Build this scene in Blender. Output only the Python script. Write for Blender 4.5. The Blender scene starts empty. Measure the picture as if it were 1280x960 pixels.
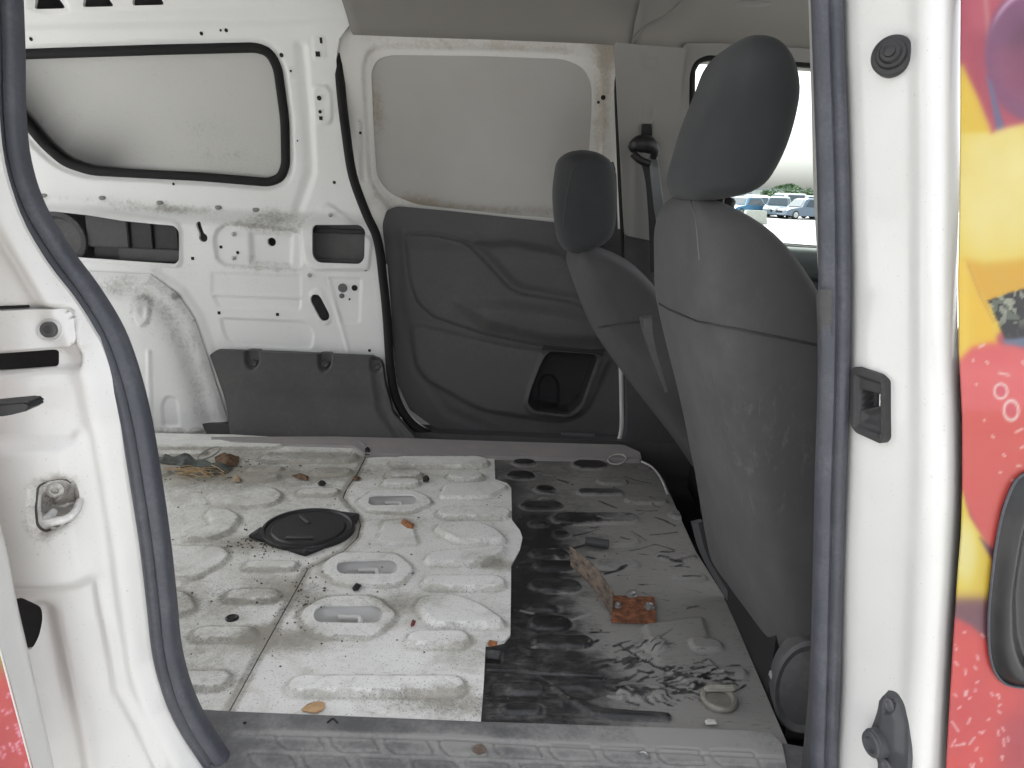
import bpy, bmesh, math, random
import numpy as np
from mathutils import Vector, Matrix
random.seed(7); rng = np.random.default_rng(7)
S = bpy.context.scene
COL = S.collection
RAD = math.radians

# ------------------------------------------------------------------ camera
FPX = 960.0                      # focal length in pixels of the 1280 x 960 photograph
EYE = np.array([0.0, 0.0, 1.55])
PITCH, YAW, ROLL = RAD(14.7), RAD(1.2), RAD(2.0)
CF = np.array([-math.sin(YAW) * math.cos(PITCH), math.cos(YAW) * math.cos(PITCH), -math.sin(PITCH)])
_r = np.array([math.cos(YAW), math.sin(YAW), 0.0]); _u = np.cross(_r, CF)
CR = _r * math.cos(ROLL) + _u * math.sin(ROLL)
CU = _u * math.cos(ROLL) - _r * math.sin(ROLL)
cd = bpy.data.cameras.new('camera'); cam = bpy.data.objects.new('camera', cd); COL.objects.link(cam)
cd.sensor_width = 36.0; cd.lens = FPX / 1280 * 36.0; cd.clip_start = 0.05; cd.clip_end = 2000
M = Matrix(((CR[0], CU[0], -CF[0], EYE[0]), (CR[1], CU[1], -CF[1], EYE[1]), (CR[2], CU[2], -CF[2], EYE[2]), (0, 0, 0, 1)))
cam.matrix_world = M
S.camera = cam

# ------------------------------------------------------------------ light
SUN_EL, SUN_AZ = RAD(58), RAD(345)      # bright overcast, the sun high beyond the van
w = bpy.data.worlds.new('World'); S.world = w; w.use_nodes = True
nt = w.node_tree; nt.nodes.clear()
sky = nt.nodes.new('ShaderNodeTexSky'); sky.sky_type = 'NISHITA'; sky.sun_disc = False
sky.sun_elevation = SUN_EL; sky.sun_rotation = SUN_AZ
sky.air_density = 1.0; sky.dust_density = 5.0; sky.ozone_density = 1.0
hs = nt.nodes.new('ShaderNodeHueSaturation'); hs.inputs['Saturation'].default_value = 0.2
bg = nt.nodes.new('ShaderNodeBackground'); bg.inputs['Strength'].default_value = 0.15
wo = nt.nodes.new('ShaderNodeOutputWorld')
nt.links.new(sky.outputs[0], hs.inputs['Color']); nt.links.new(hs.outputs[0], bg.inputs[0]); nt.links.new(bg.outputs[0], wo.inputs[0])
sl = bpy.data.lights.new('sun', 'SUN'); sl.energy = 0.8; sl.angle = RAD(30); sl.color = (1, 0.97, 0.92)
so = bpy.data.objects.new('sun', sl); COL.objects.link(so)
sd_ = Vector((math.sin(SUN_AZ) * math.cos(SUN_EL), math.cos(SUN_AZ) * math.cos(SUN_EL), math.sin(SUN_EL)))
so.rotation_euler = sd_.to_track_quat('Z', 'Y').to_euler(); so.location = (0, -5, 10)
S.view_settings.view_transform = 'Standard'; S.view_settings.look = 'None'
S.view_settings.exposure = 2.0; S.view_settings.gamma = 1.0; S.view_settings.use_curve_mapping = False
S.render.engine = 'CYCLES'
try:
    S.cycles.max_bounces = 10; S.cycles.diffuse_bounces = 7
except Exception: pass

# ------------------------------------------------------------------ pixel rays onto real surfaces
def ray(px, py): return CR * ((px - 640) / FPX) - CU * ((py - 480) / FPX) + CF
def onY(px, py, y):
    d = ray(px, py); return EYE + d * (y / d[1])
def onZ(px, py, z):
    d = ray(px, py); return EYE + d * ((z - EYE[2]) / d[2])
def onX(px, py, x):
    d = ray(px, py); return EYE + d * (x / d[0])

def proj(P):
    q = np.asarray(P, float) - EYE; z = q @ CF
    return 640 + FPX * (q @ CR) / z, 480 - FPX * (q @ CU) / z

class Surf:
    """A plane with axes U, V and normal N (towards the viewer) and an optional smooth base relief b(u, v)."""
    def __init__(s, O, U, V, base=None):
        s.O = np.array(O, float); s.U = np.array(U, float); s.U /= np.linalg.norm(s.U)
        V = np.array(V, float); V = V - s.U * V.dot(s.U); s.V = V / np.linalg.norm(V)
        s.N = np.cross(s.U, s.V); s.base = base
    def uv(s, px, py):
        d = ray(px, py); h = 0.0
        for _ in range(8 if s.base else 1):
            t = (s.O + s.N * h - EYE).dot(s.N) / d.dot(s.N)
            q = EYE + d * t - s.O
            u, v = q.dot(s.U), q.dot(s.V)
            if s.base: h = 0.3 * h + 0.7 * float(s.base(np.array([u]), np.array([v]))[0])
        return (u, v)
    def poly(s, pts): return np.array([s.uv(*p) for p in pts])
    def xyz(s, u, v, h):
        b = s.base(u, v) if s.base else 0.0
        return s.O[None] + u[:, None] * s.U + v[:, None] * s.V + (h + b)[:, None] * s.N
    def at(s, px, py, h=0.0):
        u, v = s.uv(px, py); return s.xyz(np.array([u]), np.array([v]), np.array([h]))[0]

def sstep(x, a, b):
    t = np.clip((x - a) / (b - a), 0, 1); return t * t * (3 - 2 * t)

def fillet(poly, r, n=5):
    """Round the corners of a polygon with radius about r (metres)."""
    P = np.array(poly, float); m = len(P); out = []
    for i in range(m):
        a, b, c = P[i - 1], P[i], P[(i + 1) % m]
        la, lc = np.linalg.norm(a - b), np.linalg.norm(c - b)
        if la < 1e-6 or lc < 1e-6: continue
        k = min(r, la * 0.45, lc * 0.45)
        p0, p2 = b + (a - b) / la * k, b + (c - b) / lc * k
        for t in np.linspace(0, 1, n):
            out.append((1 - t) ** 2 * p0 + 2 * t * (1 - t) * b + t * t * p2)
    return np.array(out)

def psdf(x, y, poly):
    """Signed distance to a polygon, negative inside."""
    d2 = np.full(x.shape, 1e9); ins = np.zeros(x.shape, bool); m = len(poly)
    for i in range(m):
        ax, ay = poly[i - 1]; bx, by = poly[i]
        ex, ey = bx - ax, by - ay; l2 = ex * ex + ey * ey
        if l2 < 1e-14: continue
        t = np.clip(((x - ax) * ex + (y - ay) * ey) / l2, 0, 1)
        dx, dy = x - ax - t * ex, y - ay - t * ey
        d2 = np.minimum(d2, dx * dx + dy * dy)
        c = (ay > y) != (by > y)
        if ey != 0:
            ins ^= c & (x < ex * (y - ay) / ey + ax)
    return np.where(ins, -1, 1) * np.sqrt(d2)

def ldist(x, y, line):
    d2 = np.full(x.shape, 1e9)
    for i in range(1, len(line)):
        ax, ay = line[i - 1]; bx, by = line[i]; ex, ey = bx - ax, by - ay; l2 = ex * ex + ey * ey + 1e-14
        t = np.clip(((x - ax) * ex + (y - ay) * ey) / l2, 0, 1)
        d2 = np.minimum(d2, (x - ax - t * ex) ** 2 + (y - ay - t * ey) ** 2)
    return np.sqrt(d2)

def stadium(a, b, r, n=7):
    a, b = np.array(a, float), np.array(b, float); d = b - a; L = np.linalg.norm(d)
    d = d / L if L > 1e-9 else np.array([1.0, 0]); k = np.array([-d[1], d[0]]); out = []
    for t in np.linspace(-math.pi / 2, math.pi / 2, n): out.append(b + r * (math.cos(t) * d + math.sin(t) * k))
    for t in np.linspace(math.pi / 2, 3 * math.pi / 2, n): out.append(a + r * (math.cos(t) * d + math.sin(t) * k))
    return np.array(out)

# ------------------------------------------------------------------ objects
def empty(name, loc, label=None, cat=None, group=None, rz=0):
    o = bpy.data.objects.new(name, None); COL.objects.link(o); o.location = loc; o.rotation_euler = (0, 0, rz)
    o.empty_display_size = 0.1
    tag(o, label, cat, group); return o
def tag(o, label=None, cat=None, group=None, kind=None):
    if label: o['label'] = label
    if cat: o['category'] = cat
    if group: o['group'] = group
    if kind: o['kind'] = kind
    return o
def put(name, me, mat, parent=None, label=None, kind=None):
    """Link a mesh given in world coordinates, parented without moving it."""
    o = bpy.data.objects.new(name, me); COL.objects.link(o)
    if mat is not None and len(me.materials) == 0:
        me.materials.append(mat)
    if parent is not None:
        o.parent = parent
        off = Vector((0, 0, 0)); p = parent
        while p is not None: off += p.location; p = p.parent
        o.matrix_parent_inverse = Matrix.Translation(-off) if parent.parent is None else Matrix.Identity(4)
    return tag(o, label, None, None, kind)
def mesh(name, verts, faces, smooth=True):
    me = bpy.data.meshes.new(name); me.from_pydata([tuple(map(float, v)) for v in verts], [], [tuple(map(int, f)) for f in faces]); me.validate(); me.update()
    if smooth: me.polygons.foreach_set('use_smooth', [True] * len(me.polygons))
    return me
def obj(name, verts, faces, mat, parent=None, label=None, smooth=True, kind=None, sharp=None):
    me = mesh(name, verts, faces, smooth)
    if sharp is not None:
        bm = bmesh.new(); bm.from_mesh(me)
        for e in bm.edges:
            if len(e.link_faces) == 2 and e.calc_face_angle(0) > sharp: e.smooth = False
        bm.to_mesh(me); bm.free()
    return put(name, me, mat, parent, label, kind)
def bmobj(name, bm, mat, parent=None, label=None, smooth=True, sharp=RAD(38), kind=None):
    bmesh.ops.recalc_face_normals(bm, faces=bm.faces)
    for f in bm.faces: f.smooth = smooth
    if smooth:
        for e in bm.edges:
            if len(e.link_faces) == 2 and e.calc_face_angle(0) > sharp: e.smooth = False
    me = bpy.data.meshes.new(name); bm.to_mesh(me); bm.free()
    return put(name, me, mat, parent, label, kind)

def sheet(name, sf, outline, cell, mat, parent=None, feats=(), holes=(), r_out=0.0, thick=0.004, dirt=(), dirt0=0.0, label=None, extra=None, kind=None, uvout=None):
    """Pressed sheet: outline and features given as pixel polygons lying on the surface sf.
    feats: dict(p=px polygon | uv=polygon, r=corner radius, h=height, w=flank width, d=edge dirt)."""
    out = uvout if uvout is not None else sf.poly(outline)
    if r_out: out = fillet(out, r_out)
    hl = []
    for hdef in holes:
        hp = hdef['uv'] if 'uv' in hdef else sf.poly(hdef['p'])
        if hdef.get('r'): hp = fillet(hp, hdef['r'])
        hl.append(hp)
    def sdf(x, y):
        s = psdf(x, y, out)
        for hp in hl:
            lo, hi = hp.min(0) - 3 * cell, hp.max(0) + 3 * cell
            m = (x > lo[0]) & (x < hi[0]) & (y > lo[1]) & (y < hi[1])
            if m.any():
                s[m] = np.maximum(s[m], -psdf(x[m], y[m], hp))
        return s
    lo, hi = out.min(0) - cell, out.max(0) + cell
    us = np.arange(lo[0], hi[0] + cell, cell); vs = np.arange(lo[1], hi[1] + cell, cell)
    Ug, Vg = np.meshgrid(us, vs); x, y = Ug.ravel().copy(), Vg.ravel().copy()
    s = sdf(x, y)
    near = np.abs(s) < 0.75 * cell
    e = cell * 0.05
    gx = (sdf(x[near] + e, y[near]) - sdf(x[near] - e, y[near])) / (2 * e)
    gy = (sdf(x[near], y[near] + e) - sdf(x[near], y[near] - e)) / (2 * e)
    gl = np.maximum(np.hypot(gx, gy), 0.3)
    mv = np.clip(s[near] / gl, -0.72 * cell, 0.72 * cell)
    x[near] -= mv * gx / gl; y[near] -= mv * gy / gl
    st = np.where(near, 0, np.sign(s)).astype(int)
    nu, nv = len(us), len(vs)
    idx = np.arange(nu * nv).reshape(nv, nu)
    quads = np.stack([idx[:-1, :-1].ravel(), idx[:-1, 1:].ravel(), idx[1:, 1:].ravel(), idx[1:, :-1].ravel()], 1)
    qs = st[quads]; nout = (qs > 0).sum(1)
    cx, cy = x[quads].mean(1), y[quads].mean(1)
    cand = (nout == 0)
    allz = cand & ((qs == 0).sum(1) >= 3)
    if allz.any():
        sc = sdf(cx[allz], cy[allz]); k = np.where(allz)[0]; cand[k[sc > -1e-4]] = False
    faces = [tuple(q) for q in quads[cand]]
    for q, t in zip(quads[nout == 1], qs[nout == 1]):
        f = tuple(v for v, k in zip(q, t) if k <= 0)
        if sdf(np.array([x[list(f)].mean()]), np.array([y[list(f)].mean()]))[0] < -1e-4: faces.append(f)
    used = np.unique(np.concatenate([np.array(f) for f in faces])); mp = -np.ones(nu * nv, int); mp[used] = np.arange(len(used))
    x, y = x[used], y[used]; faces = [tuple(mp[v] for v in f) for f in faces]
    h = np.zeros(len(x)); dv = np.full(len(x), float(dirt0))
    for ft in feats:
        fp = ft['uv'] if 'uv' in ft else sf.poly(ft['p'])
        if ft.get('r'): fp = fillet(fp, ft['r'])
        wd = ft.get('w', 0.008); mg = wd + 0.03
        l2, h2 = fp.min(0) - mg, fp.max(0) + mg
        m = np.where((x > l2[0]) & (x < h2[0]) & (y > l2[1]) & (y < h2[1]))[0]
        if not len(m): continue
        if ft.get('line'):
            d = ldist(x[m], y[m], fp); h[m] += ft['h'] * (1 - sstep(d, 0, wd)); sd = d - wd
        else:
            sd = psdf(x[m], y[m], fp); h[m] += ft['h'] * (1 - sstep(sd, -wd, wd * ft.get('o', 0.2)))
        if ft.get('di'): dv[m] += ft['di'] * (1 - sstep(sd, -wd * 0.6, wd * 0.3))
        if ft.get('d'):
            dv[m] += 0.75 * ft['d'] * np.exp(-(np.maximum(sd - 0.003, 0) / 0.006) ** 2) * (sd > -wd)
    for (px, py, rx, ry, k) in dirt:
        cu, cv = sf.uv(px, py)
        dv += k * np.exp(-(((x - cu) / rx) ** 2 + ((y - cv) / ry) ** 2))
    if extra is not None: h, dv = extra(x, y, h, dv)
    verts = sf.xyz(x, y, h)
    n0 = len(verts)
    if thick:
        from collections import Counter
        ec = {}
        for f in faces:
            for i in range(len(f)):
                a, b = f[i], f[(i + 1) % len(f)]
                ec[(a, b)] = ec.get((a, b), 0) + 1
        bnd = [(a, b) for (a, b) in ec if (b, a) not in ec]
        bv = sorted({v for ed in bnd for v in ed}); bm_ = {v: n0 + i for i, v in enumerate(bv)}
        # the rim gets its own copy of the edge so it shades sharp
        bm2 = {v: n0 + len(bv) + i for i, v in enumerate(bv)}
        verts = np.vstack([verts, verts[bv], verts[bv] - sf.N * thick]); dv = np.concatenate([dv, dv[bv], dv[bv]])
        faces += [(bm_[b], bm_[a], bm2[a], bm2[b]) for a, b in bnd]
    o = obj(name, verts, faces, mat, parent, label, kind=kind)
    at = o.data.attributes.new('dirt', 'FLOAT', 'POINT'); at.data.foreach_set('value', np.clip(dv, 0, 2).astype(np.float32))
    return o

def catmull(P, n=6):
    P = np.array(P, float); Q = np.vstack([2 * P[0] - P[1], P, 2 * P[-1] - P[-2]]); out = []
    for i in range(1, len(Q) - 2):
        for t in np.linspace(0, 1, n, endpoint=False):
            a, b, c, d = Q[i - 1], Q[i], Q[i + 1], Q[i + 2]
            out.append(0.5 * (2 * b + (c - a) * t + (2 * a - 5 * b + 4 * c - d) * t * t + (3 * b - a - 3 * c + d) * t ** 3))
    out.append(Q[-2]); return np.array(out)

def tube(name, path, prof, mat, parent=None, up=(0, -1, 0), closed=False, cap=True, label=None, smooth_n=5, scale=None):
    """Sweep a closed 2-D profile [(side, out)] along a 3-D path; 'up' is the 'out' direction."""
    P = catmull(path, smooth_n) if smooth_n else np.array(path, float)
    n = len(P); up = np.array(up, float); V = []; F = []
    for i in range(n):
        if closed: t = P[(i + 1) % n] - P[i - 1]
        else: t = P[min(i + 1, n - 1)] - P[max(i - 1, 0)]
        t /= np.linalg.norm(t) + 1e-12
        sd = np.cross(t, up); sd /= np.linalg.norm(sd) + 1e-12; o = np.cross(sd, t)
        k = 1.0 if scale is None else scale(i / (n - 1))
        for a, b in prof: V.append(P[i] + k * (sd * a + o * b))
    m = len(prof)
    for i in range(n if closed else n - 1):
        j = (i + 1) % n
        for k in range(m):
            F.append((i * m + k, i * m + (k + 1) % m, j * m + (k + 1) % m, j * m + k))
    if cap and not closed: F += [tuple(range(m))[::-1], tuple((n - 1) * m + k for k in range(m))]
    me = mesh(name, V, F); bm = bmesh.new(); bm.from_mesh(me)
    return bmobj(name, bm, mat, parent, label, sharp=RAD(50))
def circ(r, n=10, a=1.0, b=1.0): return [(r * a * math.cos(2 * math.pi * k / n), r * b * math.sin(2 * math.pi * k / n)) for k in range(n)]

def loft(name, curves, mat, parent=None, n=24, label=None, k=4, thick=0.0):
    """Smooth surface through 3-D guide curves."""
    C = []
    for c in curves:
        q = catmull(c, 10); L = np.concatenate([[0], np.cumsum(np.linalg.norm(np.diff(q, axis=0), axis=1))]); s = np.linspace(0, L[-1], n)
        C.append(np.stack([np.interp(s, L, q[:, a]) for a in range(3)], 1))
    C = np.array(C)
    G = np.stack([catmull(C[:, i], k) for i in range(n)], 1); a, b = G.shape[:2]
    V = G.reshape(-1, 3); F = [(i * b + j, i * b + j + 1, (i + 1) * b + j + 1, (i + 1) * b + j) for i in range(a - 1) for j in range(b - 1)]
    o = obj(name, V, F, mat, parent, label)
    if thick:
        md = o.modifiers.new('thick', 'SOLIDIFY'); md.thickness = thick; md.offset = 0
    return o

def lathe(name, c, axis, prof, mat, parent=None, n=24, label=None, sx=1.0, sy=1.0, xdir=None):
    """prof: list of (radius, height along axis)."""
    ax = np.array(axis, float); ax /= np.linalg.norm(ax)
    a = np.array(xdir if xdir is not None else ((0, 0, 1) if abs(ax[2]) < 0.9 else (1, 0, 0)), float); a -= ax * a.dot(ax); a /= np.linalg.norm(a); b = np.cross(ax, a)
    V = []; F = []
    for r, h in prof:
        for i in range(n):
            t = 2 * math.pi * i / n; V.append(np.array(c) + ax * h + a * (r * sx * math.cos(t)) + b * (r * sy * math.sin(t)))
    for j in range(len(prof) - 1):
        for i in range(n): F.append((j * n + i, j * n + (i + 1) % n, (j + 1) * n + (i + 1) % n, (j + 1) * n + i))
    F.append(tuple(range(n))[::-1]); F.append(tuple((len(prof) - 1) * n + i for i in range(n)))
    me = mesh(name, V, F); bm = bmesh.new(); bm.from_mesh(me)
    return bmobj(name, bm, mat, parent, label, sharp=RAD(35))

def slab(name, poly3, nrm, t, mat, parent=None, bevel=0.0, label=None, r=0):
    """Solid from a planar 3-D polygon, thickness t along nrm."""
    P = np.array(poly3, float); nrm = np.array(nrm, float); nrm /= np.linalg.norm(nrm)
    bm = bmesh.new(); a = [bm.verts.new(p) for p in P]; b = [bm.verts.new(p + nrm * t) for p in P]; n = len(P)
    bm.faces.new(a[::-1]); bm.faces.new(b)
    for i in range(n): bm.faces.new((a[i], a[(i + 1) % n], b[(i + 1) % n], b[i]))
    bmesh.ops.recalc_face_normals(bm, faces=bm.faces)
    if bevel: bmesh.ops.bevel(bm, geom=[e for e in bm.edges], offset=bevel, segments=2, affect='EDGES', clamp_overlap=True)
    return bmobj(name, bm, mat, parent, label)
def box(name, lo, hi, mat, parent=None, bevel=0.0, label=None, kind=None):
    bm = bmesh.new(); bmesh.ops.create_cube(bm, size=1.0)
    for v in bm.verts: v.co = Vector([lo[i] + (v.co[i] + 0.5) * (hi[i] - lo[i]) for i in range(3)])
    if bevel: bmesh.ops.bevel(bm, geom=list(bm.edges), offset=bevel, segments=3, affect='EDGES', clamp_overlap=True)
    return bmobj(name, bm, mat, parent, label, kind=kind)

# ------------------------------------------------------------------ materials
class NT:
    def __init__(s, name):
        s.m = bpy.data.materials.new(name); s.m.use_nodes = True; s.t = s.m.node_tree; s.t.nodes.clear()
        s.out = s.n('ShaderNodeOutputMaterial'); s.b = s.n('ShaderNodeBsdfPrincipled'); s.l(s.b.outputs[0], s.out.inputs[0])
        s.co = s.n('ShaderNodeTexCoord').outputs['Object']
    def n(s, k, **kw):
        x = s.t.nodes.new(k)
        for a, v in kw.items(): setattr(x, a, v)
        return x
    def l(s, a, b): s.t.links.new(a, b)
    def noise(s, sc, det=4, rough=0.6, co=None, dist=0.0):
        x = s.n('ShaderNodeTexNoise'); x.inputs['Scale'].default_value = sc; x.inputs['Detail'].default_value = det; x.inputs['Roughness'].default_value = rough; x.inputs['Distortion'].default_value = dist
        s.l(co or s.co, x.inputs['Vector']); return x.outputs['Fac']
    def mapped(s, sc, rot=(0, 0, 0)):
        x = s.n('ShaderNodeMapping'); x.inputs['Scale'].default_value = sc; x.inputs['Rotation'].default_value = rot; s.l(s.co, x.inputs['Vector']); return x.outputs[0]
    def ramp(s, v, a, b, lo=0.0, hi=1.0):
        x = s.n('ShaderNodeMapRange'); x.interpolation_type = 'SMOOTHSTEP'
        for i, q in enumerate((a, b, lo, hi)): x.inputs[i + 1].default_value = q
        s.l(v, x.inputs[0]); return x.outputs[0]
    def math(s, op, a, b):
        x = s.n('ShaderNodeMath', operation=op)
        for i, q in enumerate((a, b)):
            if isinstance(q, (int, float)): x.inputs[i].default_value = q
            else: s.l(q, x.inputs[i])
        return x.outputs[0]
    def mix(s, f, a, b):
        x = s.n('ShaderNodeMix', data_type='RGBA')
        for i, q in ((0, f), (6, a), (7, b)):
            if isinstance(q, (int, float)): x.inputs[i].default_value = q
            elif isinstance(q, tuple): x.inputs[i].default_value = (*q, 1)
            else: s.l(q, x.inputs[i])
        return x.outputs[2]
    def attr(s, name): return s.n('ShaderNodeAttribute', attribute_name=name)
    def bump(s, h, st, dist=0.001):
        x = s.n('ShaderNodeBump'); x.inputs['Strength'].default_value = st; x.inputs['Distance'].default_value = dist; s.l(h, x.inputs['Height']); s.l(x.outputs[0], s.b.inputs['Normal'])
    def fin(s, col=None, rough=0.5, metal=0.0, spec=0.5, coat=0.0):
        if col is not None:
            if isinstance(col, tuple): s.b.inputs['Base Color'].default_value = (*col, 1)
            else: s.l(col, s.b.inputs['Base Color'])
        if isinstance(rough, (int, float)): s.b.inputs['Roughness'].default_value = rough
        else: s.l(rough, s.b.inputs['Roughness'])
        s.b.inputs['Metallic'].default_value = metal; s.b.inputs['Specular IOR Level'].default_value = spec; s.b.inputs['Coat Weight'].default_value = coat
        return s.m

def paint_mat(name, col, dirtcol=(0.16, 0.13, 0.095), bias=0.0, rough=0.38, speck=0.62, grime=0.25, fine=1.0, coat=0.15, black_fade=False, stain=0.0):
    t = NT(name); d = t.attr('dirt').outputs['Fac']
    n1 = t.noise(14, 6, 0.7); n2 = t.noise(90, 4, 0.7); n3 = t.noise(330, 2, 0.5); n0 = t.noise(3.2, 3, 0.6)
    a = t.math('ADD', t.math('MULTIPLY', n1, 0.55), t.math('MULTIPLY', n2, 0.45))
    a = t.math('ADD', a, t.math('MULTIPLY', d, 0.36)); a = t.math('ADD', a, bias)
    heavy = t.math('MULTIPLY', t.ramp(a, 0.58, 0.95), 0.8)
    haze = t.math('MULTIPLY', t.ramp(t.math('ADD', n0, t.math('MULTIPLY', d, 0.5)), 0.35, 1.0), grime)
    sp = t.math('MULTIPLY', t.ramp(t.math('ADD', n3, t.math('MULTIPLY', d, 0.10)), speck + 0.08, speck + 0.13), 0.55 * fine)
    # scratches: long thin streaks
    st = t.ramp(t.noise(26, 3, 0.6, t.mapped((1, 9, 9), (0.3, 0.2, 0.5)), 0.6), 0.69, 0.73)
    c = t.mix(haze, col, tuple(0.55 * x + 0.3 * y for x, y in zip(col, dirtcol)))
    c = t.mix(heavy, c, dirtcol); c = t.mix(sp, c, tuple(0.5 * x for x in dirtcol)); c = t.mix(t.math('MULTIPLY', st, 0.22 * fine), c, tuple(0.8 * x for x in dirtcol))
    if stain: c = t.mix(t.math('MULTIPLY', t.ramp(t.math('ADD', t.noise(11, 7, 0.72, dist=1.0), t.math('MULTIPLY', d, 0.22)), 0.46, 0.80), stain), c, (0.42, 0.395, 0.335))
    if black_fade: c = t.mix(t.attr('black_fade').outputs['Fac'], c, (0.006, 0.006, 0.006))
    t.bump(t.math('ADD', t.math('MULTIPLY', n1, 0.6), n2), 0.10, 0.002)
    return t.fin(c, t.ramp(t.math('ADD', heavy, haze), 0, 0.6, rough, 0.8), 0, 0.5, coat)

def plastic_mat(name, col, dust=(0.22, 0.21, 0.19), k=0.35, rough=0.55, grain=700, bump=0.18, sc=5.0):
    t = NT(name); d = t.attr('dirt').outputs['Fac']
    n1 = t.noise(sc, 6, 0.65); n2 = t.noise(sc * 14, 4, 0.65); g = t.noise(grain, 2, 0.5)
    f = t.ramp(t.math('ADD', t.math('ADD', t.math('MULTIPLY', n1, 0.65), t.math('MULTIPLY', n2, 0.35)), t.math('MULTIPLY', d, 0.25)), 0.42, 0.85)
    f = t.math('MULTIPLY', f, k)
    sc_ = t.ramp(t.noise(18, 3, 0.6, t.mapped((9, 9, 1.5), (0.2, 0.4, 0.1)), 0.5), 0.70, 0.74)
    c = t.mix(f, col, dust); c = t.mix(t.math('MULTIPLY', sc_, 0.18 * min(1, k * 3)), c, dust)
    t.bump(g, bump, 0.0008)
    return t.fin(c, t.ramp(f, 0, 0.4, rough, 0.85), 0, 0.4)

def fabric_mat(name, col, k=0.4, smudge=False):
    t = NT(name)
    w1 = t.n('ShaderNodeTexWave', wave_type='BANDS', bands_direction='Z'); w1.inputs['Scale'].default_value = 260; w1.inputs['Distortion'].default_value = 1.5; w1.inputs['Detail'].default_value = 1
    w2 = t.n('ShaderNodeTexWave', wave_type='BANDS', bands_direction='X'); w2.inputs['Scale'].default_value = 260; w2.inputs['Distortion'].default_value = 1.5
    t.l(t.co, w1.inputs[0]); t.l(t.co, w2.inputs[0])
    wv = t.math('MULTIPLY', w1.outputs['Fac'], w2.outputs['Fac']); n1 = t.noise(6, 5, 0.65); n2 = t.noise(420, 3, 0.7)
    f = t.math('MULTIPLY', t.ramp(n1, 0.35, 0.8), k)
    smear = t.ramp(t.noise(13, 5, 0.7, t.mapped((2.2, 2.2, 0.7))), 0.64, 0.78)
    if smudge:                     # chalky scuffs low on the near backrest
        p0 = onY(925, 570, 1.21); vm = t.n('ShaderNodeVectorMath', operation='DISTANCE'); t.l(t.n('ShaderNodeNewGeometry').outputs['Position'], vm.inputs[0]); vm.inputs[1].default_value = tuple(p0)
        near = t.ramp(vm.outputs['Value'], 0.30, 0.05); sm2 = t.ramp(t.math('ADD', t.noise(34, 6, 0.75, t.mapped((1.5, 1.5, 0.6), (0.3, 0, 0)), 0.6), t.math('MULTIPLY', near, 0.14)), 0.66, 0.80)
        smear = t.math('MAXIMUM', smear, t.math('MULTIPLY', t.math('MULTIPLY', sm2, near), 1.8))
    c = t.mix(f, col, tuple(min(1, 1.9 * x + 0.02) for x in col)); c = t.mix(t.math('MULTIPLY', smear, 0.14), c, (0.18, 0.175, 0.17))
    c = t.mix(t.math('MULTIPLY', n2, 0.35), c, tuple(0.55 * x for x in col))
    t.bump(t.math('ADD', wv, n2), 0.25, 0.001)
    t.b.inputs['Sheen Weight'].default_value = 0.08; t.b.inputs['Sheen Roughness'].default_value = 0.5
    return t.fin(c, 0.92, 0, 0.2)

def plain(name, col, rough=0.5, metal=0.0, var=0.25, sc=25.0, coat=0.0, bump=0.1):
    t = NT(name); n = t.noise(sc, 5, 0.65)
    c = t.mix(t.ramp(n, 0.3, 0.75), tuple(x * (1 - var) for x in col), tuple(min(1, x * (1 + var)) for x in col))
    if bump: t.bump(t.noise(sc * 9, 3, 0.6), bump, 0.001)
    return t.fin(c, rough, metal, 0.5, coat)

WHITE = paint_mat('white_paint', (0.60, 0.595, 0.57), bias=-0.055, grime=0.32, fine=0.65, rough=0.28, coat=0.45)
WALLW = paint_mat('white_inner_paint', (0.72, 0.725, 0.71), (0.20, 0.185, 0.155), bias=-0.06, grime=0.22, fine=0.7)
FLOORW = paint_mat('worn_white_floor', (0.84, 0.835, 0.80), (0.125, 0.112, 0.085), bias=0.015, grime=0.55, fine=1.1, speck=0.56, rough=0.55, stain=0.62)
DIRTYW = paint_mat('dusty_white_door', (0.62, 0.615, 0.585), (0.36, 0.31, 0.25), bias=-0.05, grime=0.35, fine=0.5)
BLANK = paint_mat('white_window_blank', (0.47, 0.47, 0.445), (0.06, 0.06, 0.055), bias=-0.10, grime=0.12, fine=0.8, speck=0.60, black_fade=True)
GREYPANEL = paint_mat('grey_window_blank', (0.37, 0.36, 0.335), (0.22, 0.18, 0.13), bias=-0.06, grime=0.3, fine=0.4, rough=0.6)
BLACKFLOOR = None
PLASTIC = plastic_mat('charcoal_plastic', (0.056, 0.0555, 0.056), k=0.2)
PLASTIC2 = plastic_mat('worn_charcoal_plastic', (0.05, 0.05, 0.052), k=0.4)
SILLP = plastic_mat('dusty_sill_plastic', (0.095, 0.095, 0.096), (0.36, 0.35, 0.33), k=0.6, sc=9)
FARSILL = plastic_mat('dusty_far_sill_plastic', (0.26, 0.26, 0.26), (0.42, 0.35, 0.33), k=0.6, sc=9)
BLACKP = plastic_mat('black_plastic', (0.012, 0.012, 0.013), k=0.12, rough=0.4)
RUBBER = plastic_mat('weather_seal_rubber', (0.05, 0.053, 0.064), (0.28, 0.28, 0.30), k=0.3, rough=0.42, grain=300, bump=0.1, sc=12)
RUBBERB = plastic_mat('black_seal_rubber', (0.004, 0.004, 0.004), k=0.02, rough=0.75)
GREYTRIM = plastic_mat('light_grey_trim', (0.25, 0.245, 0.23), (0.22, 0.21, 0.185), k=0.3, rough=0.6)
HEADL = plastic_mat('grey_headliner', (0.225, 0.215, 0.197), (0.20, 0.185, 0.165), k=0.3, rough=0.95, grain=900, bump=0.3, sc=3)
FABRIC = fabric_mat('charcoal_seat_fabric', (0.064, 0.0615, 0.061), smudge=True)
FABRICD = fabric_mat('dark_seat_fabric', (0.034, 0.036, 0.037), 0.3)
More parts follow.
